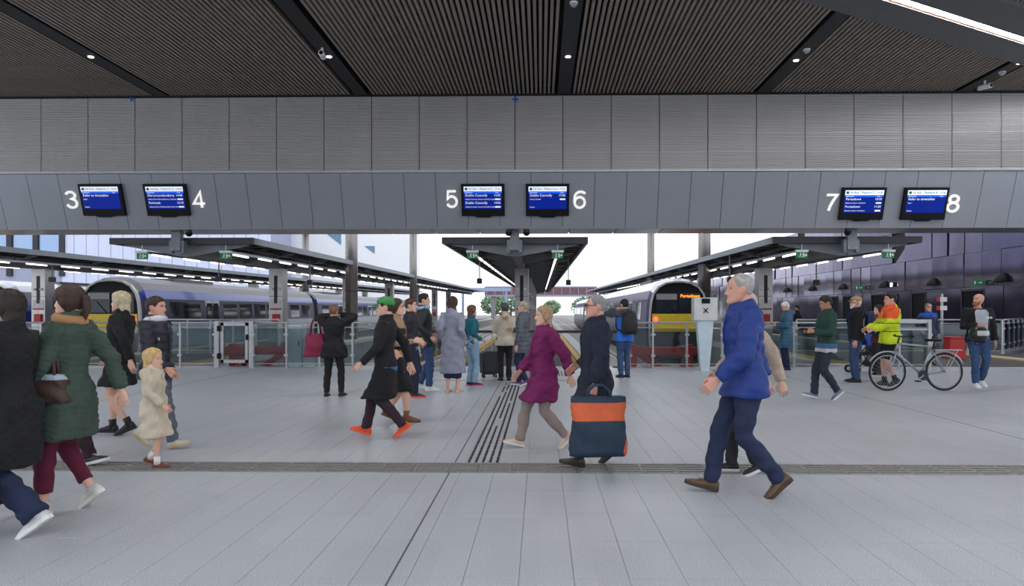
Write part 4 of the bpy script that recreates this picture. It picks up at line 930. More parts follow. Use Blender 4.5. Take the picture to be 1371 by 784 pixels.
    for i, sx in enumerate((1, -1)):
        V, F = hand_geo(hands[i]); x_ = hd[i]; pal = Vector((sx, .15, .25)); pal = (pal - x_ * pal.dot(x_)).normalized(); y_ = pal.cross(x_).normalized()
        if y_.y < 0 and abs(x_.z) > .4: y_ = -y_
        if abs(x_.z) <= .4 and y_.z < 0: y_ = -y_
        sc = H / 1.75 * .95; Q = [wr[i] + (x_ * (v[0] + .012) + y_ * v[1] + pal * v[2]) * sc for v in V]; fb.add(Q, F)
    fb.build('body', [sk[0], sk[1], sk[2], sk[3], hcol], root, True)
    # ---- trousers / legs
    if trousers:
        mb = MB(); ex = .010 if H > 1.3 else .006; slim = .84 if hem < -.09 or skirt else 1.
        ex = ex if slim == 1 else 0.
        mb.loft(torso([-.05, -.02, .02, .07, .10], ex))
        for i in (0, 1):
            hem_ = knees[i].lerp(ank[i], 1 - crop) + Vector((0, 0, -.006 * H if not crop else 0))
            mb.tube([hips[i] + Vector((0, 0, .02 * H)), hips[i].lerp(knees[i], .25), hips[i].lerp(knees[i], .7), knees[i], knees[i].lerp(ank[i], .4 * (1 - crop)), hem_], [.060 * H * B * slim, .058 * H * B * slim, .047 * H, .042 * H, .040 * H + flare * H * .4, .034 * H + flare * H], 14)
        me = remeshed(mb, fine, 3, 'trousers'); wrinkle(me, .011, seed); me.materials.append(trousers); link('trousers', me, root)
    def leg_at(z):
        pts = []
        for i in (0, 1):
            ch = [hips[i], knees[i], ank[i]]
            for a, b in ((ch[0], ch[1]), (ch[1], ch[2])):
                if min(a.z, b.z) <= z <= max(a.z, b.z): pts.append(a.lerp(b, (z - a.z) / (b.z - a.z) if a.z != b.z else 0))
        return pts or [pel]
    def tail(zh, ex, n=18, top=-.01):
        rings = []; z0 = sp(top).z; K = max(3, int((z0 - zh) / .07))
        for k in range(K + 1):
            z = z0 + (zh - z0) * k / K; P = leg_at(z) if z < hz else [hips[0], hips[1]]
            r0 = .080 * H * B * (1 - .22 * k / K) + ex
            xs = max(abs(p.x) for p in P) + r0; y0 = min(p.y for p in P) - r0; y1 = max(p.y for p in P) + r0
            f = k / K; w0 = (.099 if fem else .094) * H * B + ex; xs = w0 * (1 - f) + max(xs, w0 * .98) * f; a0 = pel.y - .068 * H * B - ex; a1 = pel.y + .066 * H * B + ex
            y0 = a0 * (1 - f) + min(y0, a0) * f; y1 = a1 * (1 - f) + max(y1, a1) * f
            rings.append([Vector((xs * math.copysign(abs(math.cos(a)) ** .6, math.cos(a)), (y0 + y1) / 2 + (y1 - y0) / 2 * math.copysign(abs(math.sin(a)) ** .6, math.sin(a)), z)) for a in [2 * math.pi * j / n for j in range(n)]])
        return rings
    if skirt:
        m_, zf = skirt; mb = MB(); mb.loft(tail(zf * H, .008 if not jacket or hem > -.1 else -.02 * H)); mb.loft(torso([-.02, .02, .07, .10], .006)); me = remeshed(mb, fine, 2, 'skirt'); wrinkle(me, .010, seed + 1); me.materials.append(m_); link('skirt', me, root)
    if jacket:
        mats = jacket if isinstance(jacket, (list, tuple)) else [jacket]
        mb = MB(); tss = [t for t in ts_all if t > max(hem, -.05) + .02]; tss = [max(hem, -.05)] + tss
        mb.loft(torso(tss, bulk))
        if hem < -.05: mb.loft(tail(sp(0).z + hem * H, bulk, top=.03))
        if collar: mb.tube([sp(.285, 0, -.006 * H), sp(.325, 0, -.008 * H), sp(.352, 0, -.004 * H)], [.062 * H * B + bulk, .048 * H * B + bulk * .6, .043 * H * B + bulk * .6], 14)
        for i in (0, 1):
            c0 = sp(.262, (.045, -.045)[i] * H, -.006 * H)
            mb.tube([c0, shl[i], shl[i].lerp(el[i], .5), el[i], el[i].lerp(wr[i], .5), el[i].lerp(wr[i], .97)], [.038 * H + bulk, .034 * H * B + bulk, .031 * H * B + bulk, .028 * H + bulk, .025 * H + bulk * .9, .021 * H + bulk * .8], 12, 0, False)
        if hood: mb.tube([sp(.30, -.055 * H, -.05 * H), sp(.315, 0, -.085 * H), sp(.30, .055 * H, -.05 * H)], [.025 * H, .042 * H, .025 * H], 10, 0, True)
        me = remeshed(mb, fine, 3, 'jacket'); wrinkle(me, .013 if not puffer else .004, seed + 2, puffer)
        for m_ in mats: me.materials.append(m_)
        if matfn:
            n = len(me.polygons); cc = np.empty(n * 3); me.polygons.foreach_get('center', cc); cc = cc.reshape(-1, 3)
            me.polygons.foreach_set('material_index', [matfn((c[0] / H, (c[1] - hipy) / H, (c[2] - hz) / H)) for c in cc])
        link('jacket', me, root)
        if shirt:   # opening at the front showing the shirt, with zip edges
            mb = MB(); rows = []
            for t in (.0, .05, .10, .16, .22, .27, .30):
                ring = torso([t], bulk + .016, 40)[0]; rows.append([ring[k] for k in range(10 - 3, 10 + 4)])
            mb.loft(rows, closed=False, cap=False); q_ = mb.mesh('shirt_front', True); q_.materials.append(shirt); link('shirt_front', q_, root)
        else:
            mb = MB(); t0 = max(hem, -.04); rg = [torso([t], bulk + .004, 40)[0][10] for t in np.linspace(t0, .29, 9)]
            mb.tube(rg, .006, 6); mb.build('zip', mats[0], root)
    if scarf:
        mb = MB(); mb.tube([sp(.325, .05 * H * math.cos(a), -.004 * H + .048 * H * math.sin(a)) + Vector((0, 0, .008 * H * math.sin(a))) for a in [2 * math.pi * k / 12 for k in range(13)]], .024 * H, 8, 0); me = mb.build('scarf', scarf, root, True)
    # ---- shoes
    up, so = cloth('shoe_%d_%d_%d' % shoes[1], shoes[1], .5, .1), cloth('sole_%d_%d_%d' % shoes[2], shoes[2], .6, .05)
    for i in (0, 1): shoe(root, ftM[i], FLn, up, so, shoes[0], i)
    if sockcol:
        for i in (0, 1):
            q = MB(); q.tube([ank[i] - Vector((0, 0, .015 * H)), ank[i].lerp(knees[i], .22)], [.026 * H, .026 * H], 12); q.build('sock', cloth('sock_%d_%d_%d' % sockcol, sockcol), root, True)
    # ---- hair, hats
    hm = MB(); st = hair[0]
    if st != 'bald':
        shell(hm, HM, hh, hairline(st if st in ('short', 'long', 'receding') else 'long'), .075 if st == 'short' else .05 if st == 'receding' else .085, seed=seed % 17, noise=.3)
        if longhair:
            e = longhair * hh
            def R_(y, z, w_, d_): return [HM @ (Vector((w_ * math.cos(a), y + d_ * math.sin(a), z)) * hh) for a in [2 * math.pi * k / 16 for k in range(16)]]
            hm.loft([R_(-.2, .62, .30, .22), R_(-.22, .4, .345, .23), R_(-.24, .1, .36, .20), R_(-.26, -.15 * longhair, .36, .18), R_(-.30, -.45 * longhair, .31, .15), R_(-.32, -.7 * longhair, .2, .10)])
        if st == 'bun':
            hm.tube([HM @ (Vector((0, -.40, .72)) * hh), HM @ (Vector((0, -.60, .80)) * hh)], [.15 * hh, .16 * hh], 12, 0, True)
        if st == 'pony':
            hm.tube([HM @ (Vector(p_) * hh) for p_ in ((0, -.38, .70), (0, -.58, .62), (0, -.62, .3), (0, -.55, -.1))], [.09 * hh, .13 * hh, .13 * hh, .05 * hh], 10, 0, True)
        hm.build('hair', hcol, root, True)
    if beard:
        bm_ = MB(); shell(bm_, HM, hh, lambda t, p: beardmask(t, p), .05, seed=3, noise=.2)
        # drop the crown face that closes hair shells
        if bm_.f: bm_.f.pop(); bm_.mi.pop()
        bm_.build('beard', mat('beard_%d_%d_%d' % beard, srgb(*beard), .7, 0, .3, 40, .4, 90), root, True)['kind'] = 'stuff'
    if hat:
        hk, hc_ = hat; m_ = cloth('hat_%d_%d_%d' % hc_, hc_); ht_ = MB()
        shell(ht_, HM, hh, hairline('beanie' if hk != 'cap' else 'cap'), .13 if hk == 'beanie' else .115, noise=.03, seed=2)
        if hk == 'beanie':
            for sx in (-1, 1): ht_.tube([HM @ (Vector((sx * .2, -.05, 1.0)) * hh), HM @ (Vector((sx * .26, -.05, 1.14)) * hh)], [.10 * hh, .03 * hh], 8)
        ho = ht_.build('hat', m_, root, True)
        if hk == 'cap':
            q = MB(); P = []
            for r_ in (.0, .5, 1.): P.append([HM @ (Vector((.30 * math.sin(a) * (1 - .1 * r_), .36 + .0 + .30 * r_ * math.cos(a) - .10 * (1 - math.cos(a)), .70 - .03 * r_ - .05 * abs(math.sin(a)))) * hh) for a in np.linspace(-1.3, 1.3, 11)])
            q.loft(P, closed=False, cap=False); q.loft([[p_ - Vector((0, 0, .012)) for p_ in r_] for r_ in P], closed=False, cap=False); q.build('brim', m_, ho, True)
    W = Matrix.Translation(base) @ Matrix.Rotation(R(face), 4, 'Z')
    return dict(root=root, W=W, H=H, wr=[W @ p_ for p_ in wr], hand=[W @ (wr[i] + hd[i] * .09) for i in (0, 1)], sp=lambda t, x=0., y=0.: W @ sp(t, x, y), hc=W @ hc, sh=[W @ p_ for p_ in shl], el=[W @ p_ for p_ in el], kn=[W @ p_ for p_ in knees], hip=W @ pel)
C = cloth
JEAN = C('denim', (54, 78, 118)); DJEAN = C('dark_denim', (34, 44, 74)); LJEAN = C('light_denim', (140, 170, 196)); BLKC = C('black', (22, 22, 26)); NAVY = C('navy', (30, 36, 58)); CHAR = C('charcoal', (46, 46, 52))
P = {}
P['edge'] = person('person in long black coat and flared jeans at left picture edge', 14, 712, 1.62, 90, 'walk', ('fwd', 'carry'), 'f', hair=('long', (40, 30, 26)), longhair=.8, jacket=BLKC, bulk=.03, hem=-.24, trousers=DJEAN, flare=.02, shoes=('sneaker', (214, 214, 214), (235, 235, 235)), fine=.014, stride=.19, hands=('relaxed', 'grip'))
P['green'] = person('person in dark green coat and burgundy trousers striding left, nearest left', 96, 684, 1.63, 90, 'walk2', ('back', 'fwd'), 'f', hair=('pony', (62, 42, 34)), jacket=C('bottle_green', (62, 78, 68)), hem=-.2, bulk=.02, trousers=C('burgundy', (92, 18, 48)), crop=.18, shoes=('sneaker', (206, 204, 200), (225, 222, 216)), scarf=C('tan_scarf', (176, 132, 92)), fine=.014, stride=.10)
P['dark'] = person('person in dark jacket and maroon trousers walking right behind the green coat', 84, 620, 1.66, -90, 'walk', ('fwd', 'back'), 'm', hair=('short', (48, 34, 28)), jacket=CHAR, trousers=C('dark_maroon', (48, 26, 36)), shoes=('sneaker', (56, 52, 56), (220, 220, 225)))
P['blonde'] = person('blonde woman in black jacket and short black skirt with black ankle boots', 163, 580, 1.69, 90, 'step', ('fwd', 'back'), 'f', hair=('long', (206, 190, 156)), longhair=.9, jacket=BLKC, hem=-.03, skirt=(BLKC, .335), shoes=('boot', (16, 16, 18), (12, 12, 14)))
P['puff'] = person('dark haired man in navy quilted jacket walking right behind the little girl', 207, 598, 1.62, -90, 'walk', ('fwd', 'back'), 'm', tone='pink', hair=('short', (62, 44, 34)), jacket=C('navy_puffer', (26, 28, 42), .45), puffer=.012, bulk=.024, trousers=C('grey_jeans', (92, 98, 112)), shoes=('sneaker', (200, 196, 184), (196, 170, 130)), scarf=C('white_collar', (214, 216, 222)), stride=.16, build=1.08)
P['girl'] = person('little blonde girl in cream coat, white socks and brown shoes', 204, 624, 1.10, -90, 'step', ('fwd', 'hang'), 'c', hair=('long', (214, 180, 122)), longhair=1.1, jacket=C('cream_wool', (208, 196, 174)), hem=-.27, bulk=.018, shoes=('flat', (128, 66, 36), (104, 60, 38)), sockcol=(240, 240, 240), stride=.13, fine=.013)
P['blackcoat'] = person('woman in black coat seen from behind holding a phone up, maroon bag on arm', 447, 530, 1.54, 0, 'wide', ((-.055, .11, .085), (-.05, .11, .08)), 'f', poles=(1., -.1, -.25), hair=('short', (128, 86, 52)), jacket=BLKC, hem=-.10, bulk=.026, build=1.14, trousers=BLKC, shoes=('shoe', (18, 18, 20), (14, 14, 16)), hands=('grip', 'grip'))
P['orange'] = person('walker in black shorts and bright orange trainers with green cap', 518, 583, 1.63, 90, 'walk', ('back', 'fwd'), 'm', hair=('short', (60, 44, 34)), jacket=[C('black_blue_hem', (26, 26, 32)), C('blue_hem', (46, 116, 176))], matfn=lambda c: 1 if c[2] < -.015 and abs(c[0]) < .12 else 0, hem=-.05, bulk=.02, skirt=(BLKC, .27), trousers=C('plum_leggings', (52, 32, 44)), shoes=('sneaker', (232, 74, 36), (236, 96, 48)), hat=('cap', (70, 150, 80)), stride=.17)
TAN = [C('tan', (168, 138, 108)), BLKC, C('lavender', (150, 140, 190))]
P['tan'] = person('person in tan and black striped jacket with brown ankle boots', 530, 563, 1.62, -90, 'step', ('hold', 'back'), 'f', hair=('bun', (70, 48, 36)), jacket=TAN, matfn=lambda c: 2 if c[2] < -.005 else (1 if .19 < c[2] < .235 or .06 < c[2] < .09 or c[1] < -.03 else 0), hem=-.04, skirt=(BLKC, .25), shoes=('boot', (120, 82, 50), (96, 66, 42)), stride=.2)
P['navyor'] = person('person in charcoal jacket and navy trousers with orange soled trainers', 549, 531, 1.66, -90, 'step', ('pocketf', 'pocket'), 'm', hair=('short', (86, 52, 38)), jacket=[CHAR, C('lavender', (150, 140, 190))], matfn=lambda c: 1 if c[2] < -.02 else 0, hem=-.05, trousers=NAVY, shoes=('sneaker', (30, 34, 58), (226, 84, 50)), stride=.12)
P['youth'] = person('dark haired man in black padded jacket and jeans looking right, white trainers', 567, 522, 1.77, -70, 'step', ('pocket', 'pocketf'), 'm', hair=('short', (34, 28, 26)), jacket=C('green_black', (36, 42, 42), .5), bulk=.022, puffer=.006, trousers=JEAN, shoes=('sneaker', (222, 222, 218), (235, 235, 232)), scarf=C('pale_blue_collar', (150, 182, 214)), stride=.1, head=(-12, 0))
P['greycoat'] = person('woman in long grey coat and navy skirt seen from behind', 606, 525, 1.7, -12, 'stand', ('pocket', 'pocket'), 'f', hair=('long', (62, 46, 38)), longhair=.75, jacket=C('grey_wool', (146, 148, 164)), hem=-.325, bulk=.02, skirt=(C('navy_skirt', (28, 34, 78)), .15), shoes=('flat', (206, 178, 158), (190, 166, 150)))
P['teal'] = person('girl with long brown hair in teal top and light jeans', 632, 516, 1.56, -55, 'stand', ('pocketf', 'hang'), 'f', hair=('long', (106, 68, 44)), longhair=1.1, jacket=C('teal', (24, 104, 120)), bulk=.01, hem=-.03, trousers=LJEAN, shoes=('sneaker', (34, 30, 40), (216, 70, 130)), flare=.006)
P['beige'] = person('person in beige jacket and grey eared hat seen from behind', 676, 509, 1.60, 8, 'stand', ('hang', 'hold'), 'f', hair=('short', (70, 60, 54)), jacket=C('beige', (190, 180, 162)), bulk=.026, hem=-.07, hood=True, trousers=BLKC, shoes=('boot', (24, 24, 26), (20, 20, 20)), hat=('beanie', (70, 74, 82)), scarf=C('red_scarf', (150, 40, 40)))
P['greypuff'] = person('person in grey quilted jacket and navy jeans with purple trainers', 701, 516, 1.64, 70, 'step', ('hold', 'hang'), 'f', hair=('short', (170, 156, 140)), jacket=C('grey_puffer', (84, 88, 100), .5), puffer=.010, bulk=.026, hem=-.13, trousers=DJEAN, shoes=('sneaker', (120, 70, 120), (226, 220, 226)), stride=.16)
P['magenta'] = person('woman in magenta coat and beige trousers striding left', 730, 598, 1.53, 108, 'walk', ('fwd', 'back'), 'f', hair=('long', (176, 146, 116)), longhair=.9, jacket=C('magenta', (118, 26, 88)), bulk=.026, hem=-.18, trousers=C('taupe_trousers', (150, 134, 128)), shoes=('sneaker', (214, 192, 176), (232, 224, 214)), stride=.18)
P['navycoat'] = person('grey haired man in navy coat carrying a large orange and navy bag', 800, 622, 1.61, 98, 'walk2', ('pocketf', 'carry'), 'm', tone='pink', hair=('receding', (150, 148, 146)), jacket=C('navy_coat', (26, 34, 52)), bulk=.026, hem=-.15, trousers=C('dark_slate', (44, 52, 66)), shoes=('shoe', (74, 64, 56), (56, 50, 46)), hands=('relaxed', 'grip'), stride=.13, build=1.06)
P['photo'] = person('man in bright blue jacket and black backpack photographing the train', 836, 505, 1.70, 18, 'stand', ('camera', 'camera'), 'm', hair=('short', (22, 20, 22)), jacket=[C('bright_blue', (28, 108, 206), .6), C('slate_shoulder', (64, 70, 82))], matfn=lambda c: 1 if c[2] > .245 or abs(c[0]) > .125 and c[2] > .19 else 0, bulk=.02, hem=-.06, hood=True, trousers=JEAN, shoes=('sneaker', (28, 32, 44), (40, 44, 56)), hands=('grip', 'grip'))
P['beigeback'] = person('person in pale beige coat and black trainers just behind the man in blue', 1000, 633, 1.62, 90, 'step', ('fwd', 'back'), 'f', hair=('short', (196, 180, 162)), jacket=C('pale_beige', (184, 166, 150)), bulk=.016, hem=-.10, trousers=CHAR, shoes=('sneaker', (34, 34, 38), (226, 226, 226)), stride=.14)
P['blue'] = person('man in royal blue jacket and dark jeans striding left, nearest right', 1002, 661, 1.77, 90, 'walk', ('back', 'fwd'), 'm', tone='pink', lean=4, hair=('receding', (176, 170, 166)), jacket=C('royal_blue', (18, 52, 128), .6), bulk=.026, hem=-.07, trousers=DJEAN, shoes=('shoe', (98, 72, 52), (64, 50, 42)), stride=.165, fine=.014, build=1.05)
P['tealpuff'] = person('white haired woman in long teal quilted coat looking at her phone', 1053, 495, 1.67, 78, 'stand', ('hold', 'hold'), 'f', tone='pink', hair=('short', (226, 224, 218)), head=(0, -28), jacket=C('teal_puffer', (34, 84, 112), .5), puffer=.010, bulk=.03, hem=-.20, hood=True, trousers=C('navy_trousers', (28, 32, 66)), shoes=('sneaker', (36, 44, 74), (40, 48, 80)), hands=('grip', 'grip'))
P['greenman'] = person('young man in dark green jacket looking down at phone, walking left', 1108, 534, 1.70, 92, 'walk', ('hold', 'hold'), 'm', tone='tan', hair=('short', (26, 22, 22)), head=(0, -18), jacket=[C('forest_green', (34, 66, 56)), C('pale_hem', (196, 192, 190)), C('blue_band', (60, 96, 140))], matfn=lambda c: 1 if c[2] < -.03 else 2 if c[2] < .015 else 0, bulk=.018, hem=-.07, trousers=C('blue_black', (40, 46, 60)), shoes=('sneaker', (108, 124, 146), (214, 214, 220)), stride=.12, hands=('grip', 'grip'))
P['cap'] = person('man in black jacket, beige cap and blue backpack facing left', 1146, 511, 1.74, 74, 'stand', ('hang', 'hang'), 'm', tone='pink', hair=('short', (222, 220, 214)), beard=(224, 222, 216), hat=('cap', (170, 140, 104)), jacket=BLKC, bulk=.024, build=1.1, hem=-.05, trousers=JEAN, shoes=('shoe', (22, 22, 24), (18, 18, 20)))
P['burg'] = person('woman in burgundy top behind the pushchair', 1176, 503, 1.58, 90, 'stand', ('stroller', 'stroller'), 'f', hair=('pony', (44, 30, 26)), jacket=C('burgundy_top', (96, 38, 48)), trousers=CHAR, shoes=('sneaker', (40, 40, 44), (200, 200, 200)), hands=('grip', 'grip'))
HV = [C('hi_vis_yellow', (208, 228, 30), .7), C('hi_vis_orange', (240, 92, 40), .7), C('reflective_grey', (62, 66, 60), .5)]
P['hivis'] = person('cyclist in yellow and orange high visibility jacket and black shorts', 1193, 516, 1.80, 84, 'step', ('stroller', 'stroller'), 'm', tone='pink', hair=('short', (28, 24, 24)), jacket=HV, matfn=lambda c: 1 if c[2] > .20 and c[1] > -.035 else (2 if .145 < c[2] < .153 or .055 < c[2] < .064 else 0), bulk=.03, build=1.12, hem=-.07, trousers=C('black_shorts', (20, 20, 22)), crop=1., shoes=('sneaker', (60, 72, 50), (40, 42, 40)), sockcol=(26, 26, 28), hands=('grip', 'grip'), stride=.1)
P['bluegl'] = person('man in navy and blue jacket standing beyond the fence by the marker post', 0, 0, 1.68, 178, 'stand', ('pocket', 'hang'), 'm', tone='pink', hair=('receding', (120, 112, 106)), jacket=[C('navy_grey', (46, 54, 74)), C('blue_yoke', (36, 84, 170))], matfn=lambda c: 1 if c[2] > .25 else 0, bulk=.022, trousers=CHAR, shoes=('shoe', (24, 24, 26), (20, 20, 22)), loc=Vector((atY(1243, 450, 19.0).x, 19.0, -.02)))
P['bald'] = person('bald bearded man in black jacket, grey shirt and jeans carrying a helmet', 1309, 517, 1.79, 172, 'step', ('hold', 'hang'), 'm', tone='pink', head=(-62, 8), hair=('bald', (150, 90, 60)), beard=(158, 92, 62), collar=False, jacket=BLKC, bulk=.028, hem=-.05, build=1.08, shirt=C('grey_shirt', (176, 182, 190)), trousers=JEAN, shoes=('sneaker', (232, 232, 234), (240, 240, 240)), hands=('grip', 'relaxed'), stride=.12)
P['farhv'] = person('worker in orange high visibility jacket far down the middle platform', 0, 0, 1.78, 0, 'step', ('hang', 'hang'), 'm', jacket=C('hv_orange_far', (236, 92, 40)), bulk=.024, trousers=CHAR, fine=.022, loc=Vector((atY(729, 430, 33).x, 33, -.02)))
P['sil1'] = person('dark dressed person standing on right platform behind white haired woman', 0, 0, 1.72, 60, 'stand', ('pocket', 'hang'), 'm', hair=('short', (20, 18, 18)), jacket=BLKC, trousers=BLKC, fine=.022, loc=Vector((atY(1067, 430, 31).x, 31, -.02)))
P['sil2'] = person('dark dressed person standing on right platform behind the man in royal blue', 0, 0, 1.74, 200, 'stand', ('hang', 'pocket'), 'm', hair=('short', (24, 20, 20)), jacket=NAVY, trousers=BLKC, fine=.022, loc=Vector((atY(1019, 430, 32).x, 32, -.02)))
# ================================================================ THINGS PEOPLE CARRY
def frame_from(P_, t, x=0., y=0.): return P_['sp'](t, x, y)
def backpack(P_, label, main, dark, w_=.30, h_=.46, d_=.17, t0=.04):
    H = P_['H']; root = thing('backpack', label, 'backpack', P_['sp'](t0, 0, -.075 * H - .03 - d_ * .5), P_['root'].rotation_euler.z)
    def rr(z, wx, dy, y=0.): return [(wx * math.copysign(abs(math.cos(a)) ** .55, math.cos(a)), y + dy * math.copysign(abs(math.sin(a)) ** .55, math.sin(a)), z) for a in [2 * math.pi * k / 20 for k in range(20)]]
    q = MB(); q.loft([rr(0, w_ * .40, d_ * .38), rr(.03, w_ * .48, d_ * .48), rr(h_ * .45, w_ * .5, d_ * .5), rr(h_ * .8, w_ * .46, d_ * .44), rr(h_ * .95, w_ * .36, d_ * .32), rr(h_, w_ * .2, d_ * .18)]); q.build('pack_body', main, root, True)
    q = MB(); q.loft([rr(.05, w_ * .34, d_ * .22, -d_ * .42), rr(.09, w_ * .38, d_ * .27, -d_ * .42), rr(h_ * .45, w_ * .37, d_ * .25, -d_ * .42), rr(h_ * .52, w_ * .30, d_ * .15, -d_ * .42)]); q.build('front_pocket', dark, root, True)
    q = MB(); q.tube([(-.05, .02, h_ - .01), (-.03, .02, h_ + .05), (.03, .02, h_ + .05), (.05, .02, h_ - .01)], .012, 8); q.build('grab_handle', dark, root, True)
    inv = (Matrix.Translation(root.location) @ Matrix.Rotation(root.rotation_euler.z, 4, 'Z')).inverted()
    for s in (-1, 1):
        pts = [inv @ P_['sp'](t, s * x * H, y * H) for (t, x, y) in ((.25, .05, -.10), (.305, .062, -.05), (.318, .066, .0), (.29, .07, .06), (.22, .074, .092), (.13, .085, .07), (.09, .10, .0), (.07, .075, -.085))]
        q = MB(); q.tube(pts, .018, 6); q.build('shoulder_strap', dark, root, True)
    return root
BPK = C('pack_black', (26, 26, 30), .6); BPN = C('pack_navy', (34, 44, 84), .6)
backpack(P['photo'], 'black backpack worn by the man in bright blue jacket', BPK, C('pack_black2', (36, 36, 40)), .34, .48, .2, .03)
backpack(P['cap'], 'navy blue backpack worn by the man in beige cap', BPN, C('pack_navy2', (28, 36, 66)), .32, .46, .2, .04)
def bag(name, label, hand, w_, d_, h_, rz, mats, drop=.28, cat='bag', fn=None, taper=.8, handle_w=None):
    root = thing(name, label, cat, (hand.x, hand.y, hand.z - drop - h_), rz)
    q = MB(); K = 10; n = 20
    rings = []
    for k in range(K + 1):
        f = k / K; ww = w_ / 2 * (1 - (1 - taper) * f); dd = d_ / 2 * (1 - .45 * f * f) * (1 + .12 * math.sin(f * 3.1))
        rings.append([(ww * math.copysign(abs(math.cos(a)) ** .45, math.cos(a)) + .012 * math.sin(9 * f + 3 * a) + .008 * math.sin(5 * a + 17 * f), .014 * math.sin(11 * f + 4 * a) + dd * math.copysign(abs(math.sin(a)) ** .6, math.sin(a)), h_ * f) for a in [2 * math.pi * j / n for j in range(n)]])
    for i in range(K):
        for j in range(n): q.add([rings[i][j], rings[i][(j + 1) % n], rings[i + 1][(j + 1) % n], rings[i + 1][j]], [(0, 1, 2, 3)], fn(i / K, j / n) if fn else 0)
    q.add(rings[0], [tuple(range(n))]); q.add(rings[-1], [tuple(range(n))])
    me = q.mesh(name + '_body', True); bm = bmesh.new(); bm.from_mesh(me); bmesh.ops.remove_doubles(bm, verts=bm.verts, dist=1e-5); bmesh.ops.recalc_face_normals(bm, faces=bm.faces); bm.to_mesh(me); bm.free()
    for m_ in mats: me.materials.append(m_)
    link('bag_body', me, root)
    for s in (-1, 1):
        q = MB(); hw_ = handle_w or w_ * .22; q.tube([(-hw_, s * d_ * .22, h_ - .04), (-hw_ * .8, s * d_ * .2, h_ + drop * .55), (-hw_ * .35, s * .02, h_ + drop * .97), (hw_ * .35, s * .02, h_ + drop * .97), (hw_ * .8, s * d_ * .2, h_ + drop * .55), (hw_, s * d_ * .22, h_ - .04)], .012, 8); q.build('bag_handle', mats[0], root, True)
    return root
e_ = P['blackcoat']['el'][1].lerp(P['blackcoat']['wr'][1], .12) + Vector((-.07, -.06, -.02))
bag('tote_bag', 'maroon tote bag hanging from the arm of the woman in black', e_, .40, .14, .40, R(8), [C('maroon_bag', (134, 22, 66), .6)], .26, fn=None, taper=.72)
hnd = P['navycoat']['hand'][1]
NV, OR, PB = C('bag_navy', (28, 50, 70), .6), C('bag_orange', (214, 96, 52), .6), C('bag_paleblue', (120, 150, 170), .6)
bag('shopping_bag', 'large navy and orange carrier bag held by the man in navy coat', hnd + Vector((.04, -.12, .10)), .50, .20, .52, R(4), [NV, OR, PB], .10, fn=lambda f, a: 1 if (.55 < f < .82 or (f < .3 and (a < .2 or a > .85))) else 2 if f > .95 else 0, taper=.92)
hnd = P['edge']['hand'][1]
bag('handbag', 'black handbag carried by the person at left picture edge', hnd + Vector((.05, -.08, 0)), .38, .16, .26, R(10), [C('bag_black', (20, 20, 24), .45), C('bag_trim', (150, 156, 164), .4)], .16, fn=lambda f, a: 1 if .7 < f < .78 else 0)
p_ = P['green']['sp'](.0, -.13, .03)
bag('shoulder_bag', 'small bag with pale band on the green coated person', p_ + Vector((0, -.05, .35)), .28, .11, .20, R(6), [C('bag_brown', (74, 56, 50), .6), C('bag_pale', (176, 190, 206), .5)], .20, fn=lambda f, a: 1 if f > .7 else 0)
def emblem(P_, t, x, y, w_, h_, m_, rz, n=1):
    H = P_['H']; inv = P_['W'].inverted(); c = inv @ P_['sp'](t, x * H, y * H)
    q = MB()
    for k in range(n): q.box(((k - (n - 1) / 2) * w_ / n * 1.25, 0, 0), (w_ / n * .75, .012, h_))
    o = q.build('emblem', m_, P_['root'], False, c, (0, 0, rz)); o['kind'] = 'stuff'
emblem(P['bald'], .215, -.062, .0905, .11, .035, M_white, 0, 3)
emblem(P['puff'], .20, .088, .062, .09, .03, C('patch_grey', (176, 180, 188)), R(50))
# phones
def phone(label, pos, rz, tilt=0):
    t = thing('mobile_phone', label, 'phone', pos, rz, 'mobile phones'); t.rotation_euler = (tilt, 0, rz)
    q = MB(); q.bevbox((0, 0, 0), (.15, .010, .075), .004); q.build('case', M_blk, t)
    q = MB(); q.bbox(-.068, .068, -.0065, -.005, -.032, .032); q.build('glass', mat('phone_glass', (.05, .07, .1), .1), t)
phone('black phone held up by the man in bright blue jacket', (P['photo']['hand'][0] + P['photo']['hand'][1]) / 2 + Vector((0, 0, .03)), R(18))
phone('phone held by the white haired woman in teal', P['tealpuff']['hand'][0].lerp(P['tealpuff']['hand'][1], .5) + Vector((0, 0, .02)), R(78), R(-50))
phone('phone held by the young man in dark green', P['greenman']['hand'][0].lerp(P['greenman']['hand'][1], .5) + Vector((0, 0, .02)), R(92), R(-50))
phone('phone held before her face by the woman in black', (P['blackcoat']['hand'][0] + P['blackcoat']['hand'][1]) / 2 + Vector((0, .03, .02)), 0)
# glasses
def glasses(P_, label, head_rz):
    t = thing('eyeglasses', label, 'glasses', P_['hc'] + Vector((0, 0, .134 * P_['H'] * .53)), head_rz)
    hh = .134 * P_['H']
    for s in (-1, 1):
        q = MB(); q.tube([(s * .14 * hh + .10 * hh * math.cos(a), .40 * hh, .085 * hh * math.sin(a)) for a in [2 * math.pi * k / 12 for k in range(13)]], .0022, 5); q.build('rim', M_blk, t)
        q = MB(); q.tube([(s * .24 * hh, .40 * hh, .02 * hh), (s * .33 * hh, .0, .02 * hh)], .002, 5); q.build('temple', M_blk, t)
    q = MB(); q.tube([(-.04 * hh, .41 * hh, 0), (.04 * hh, .41 * hh, 0)], .002, 5); q.build('bridge', M_blk, t)
glasses(P['navycoat'], 'thin glasses worn by the man in navy coat', R(98)); glasses(P['bluegl'], 'glasses worn by the man beyond the fence', R(178))
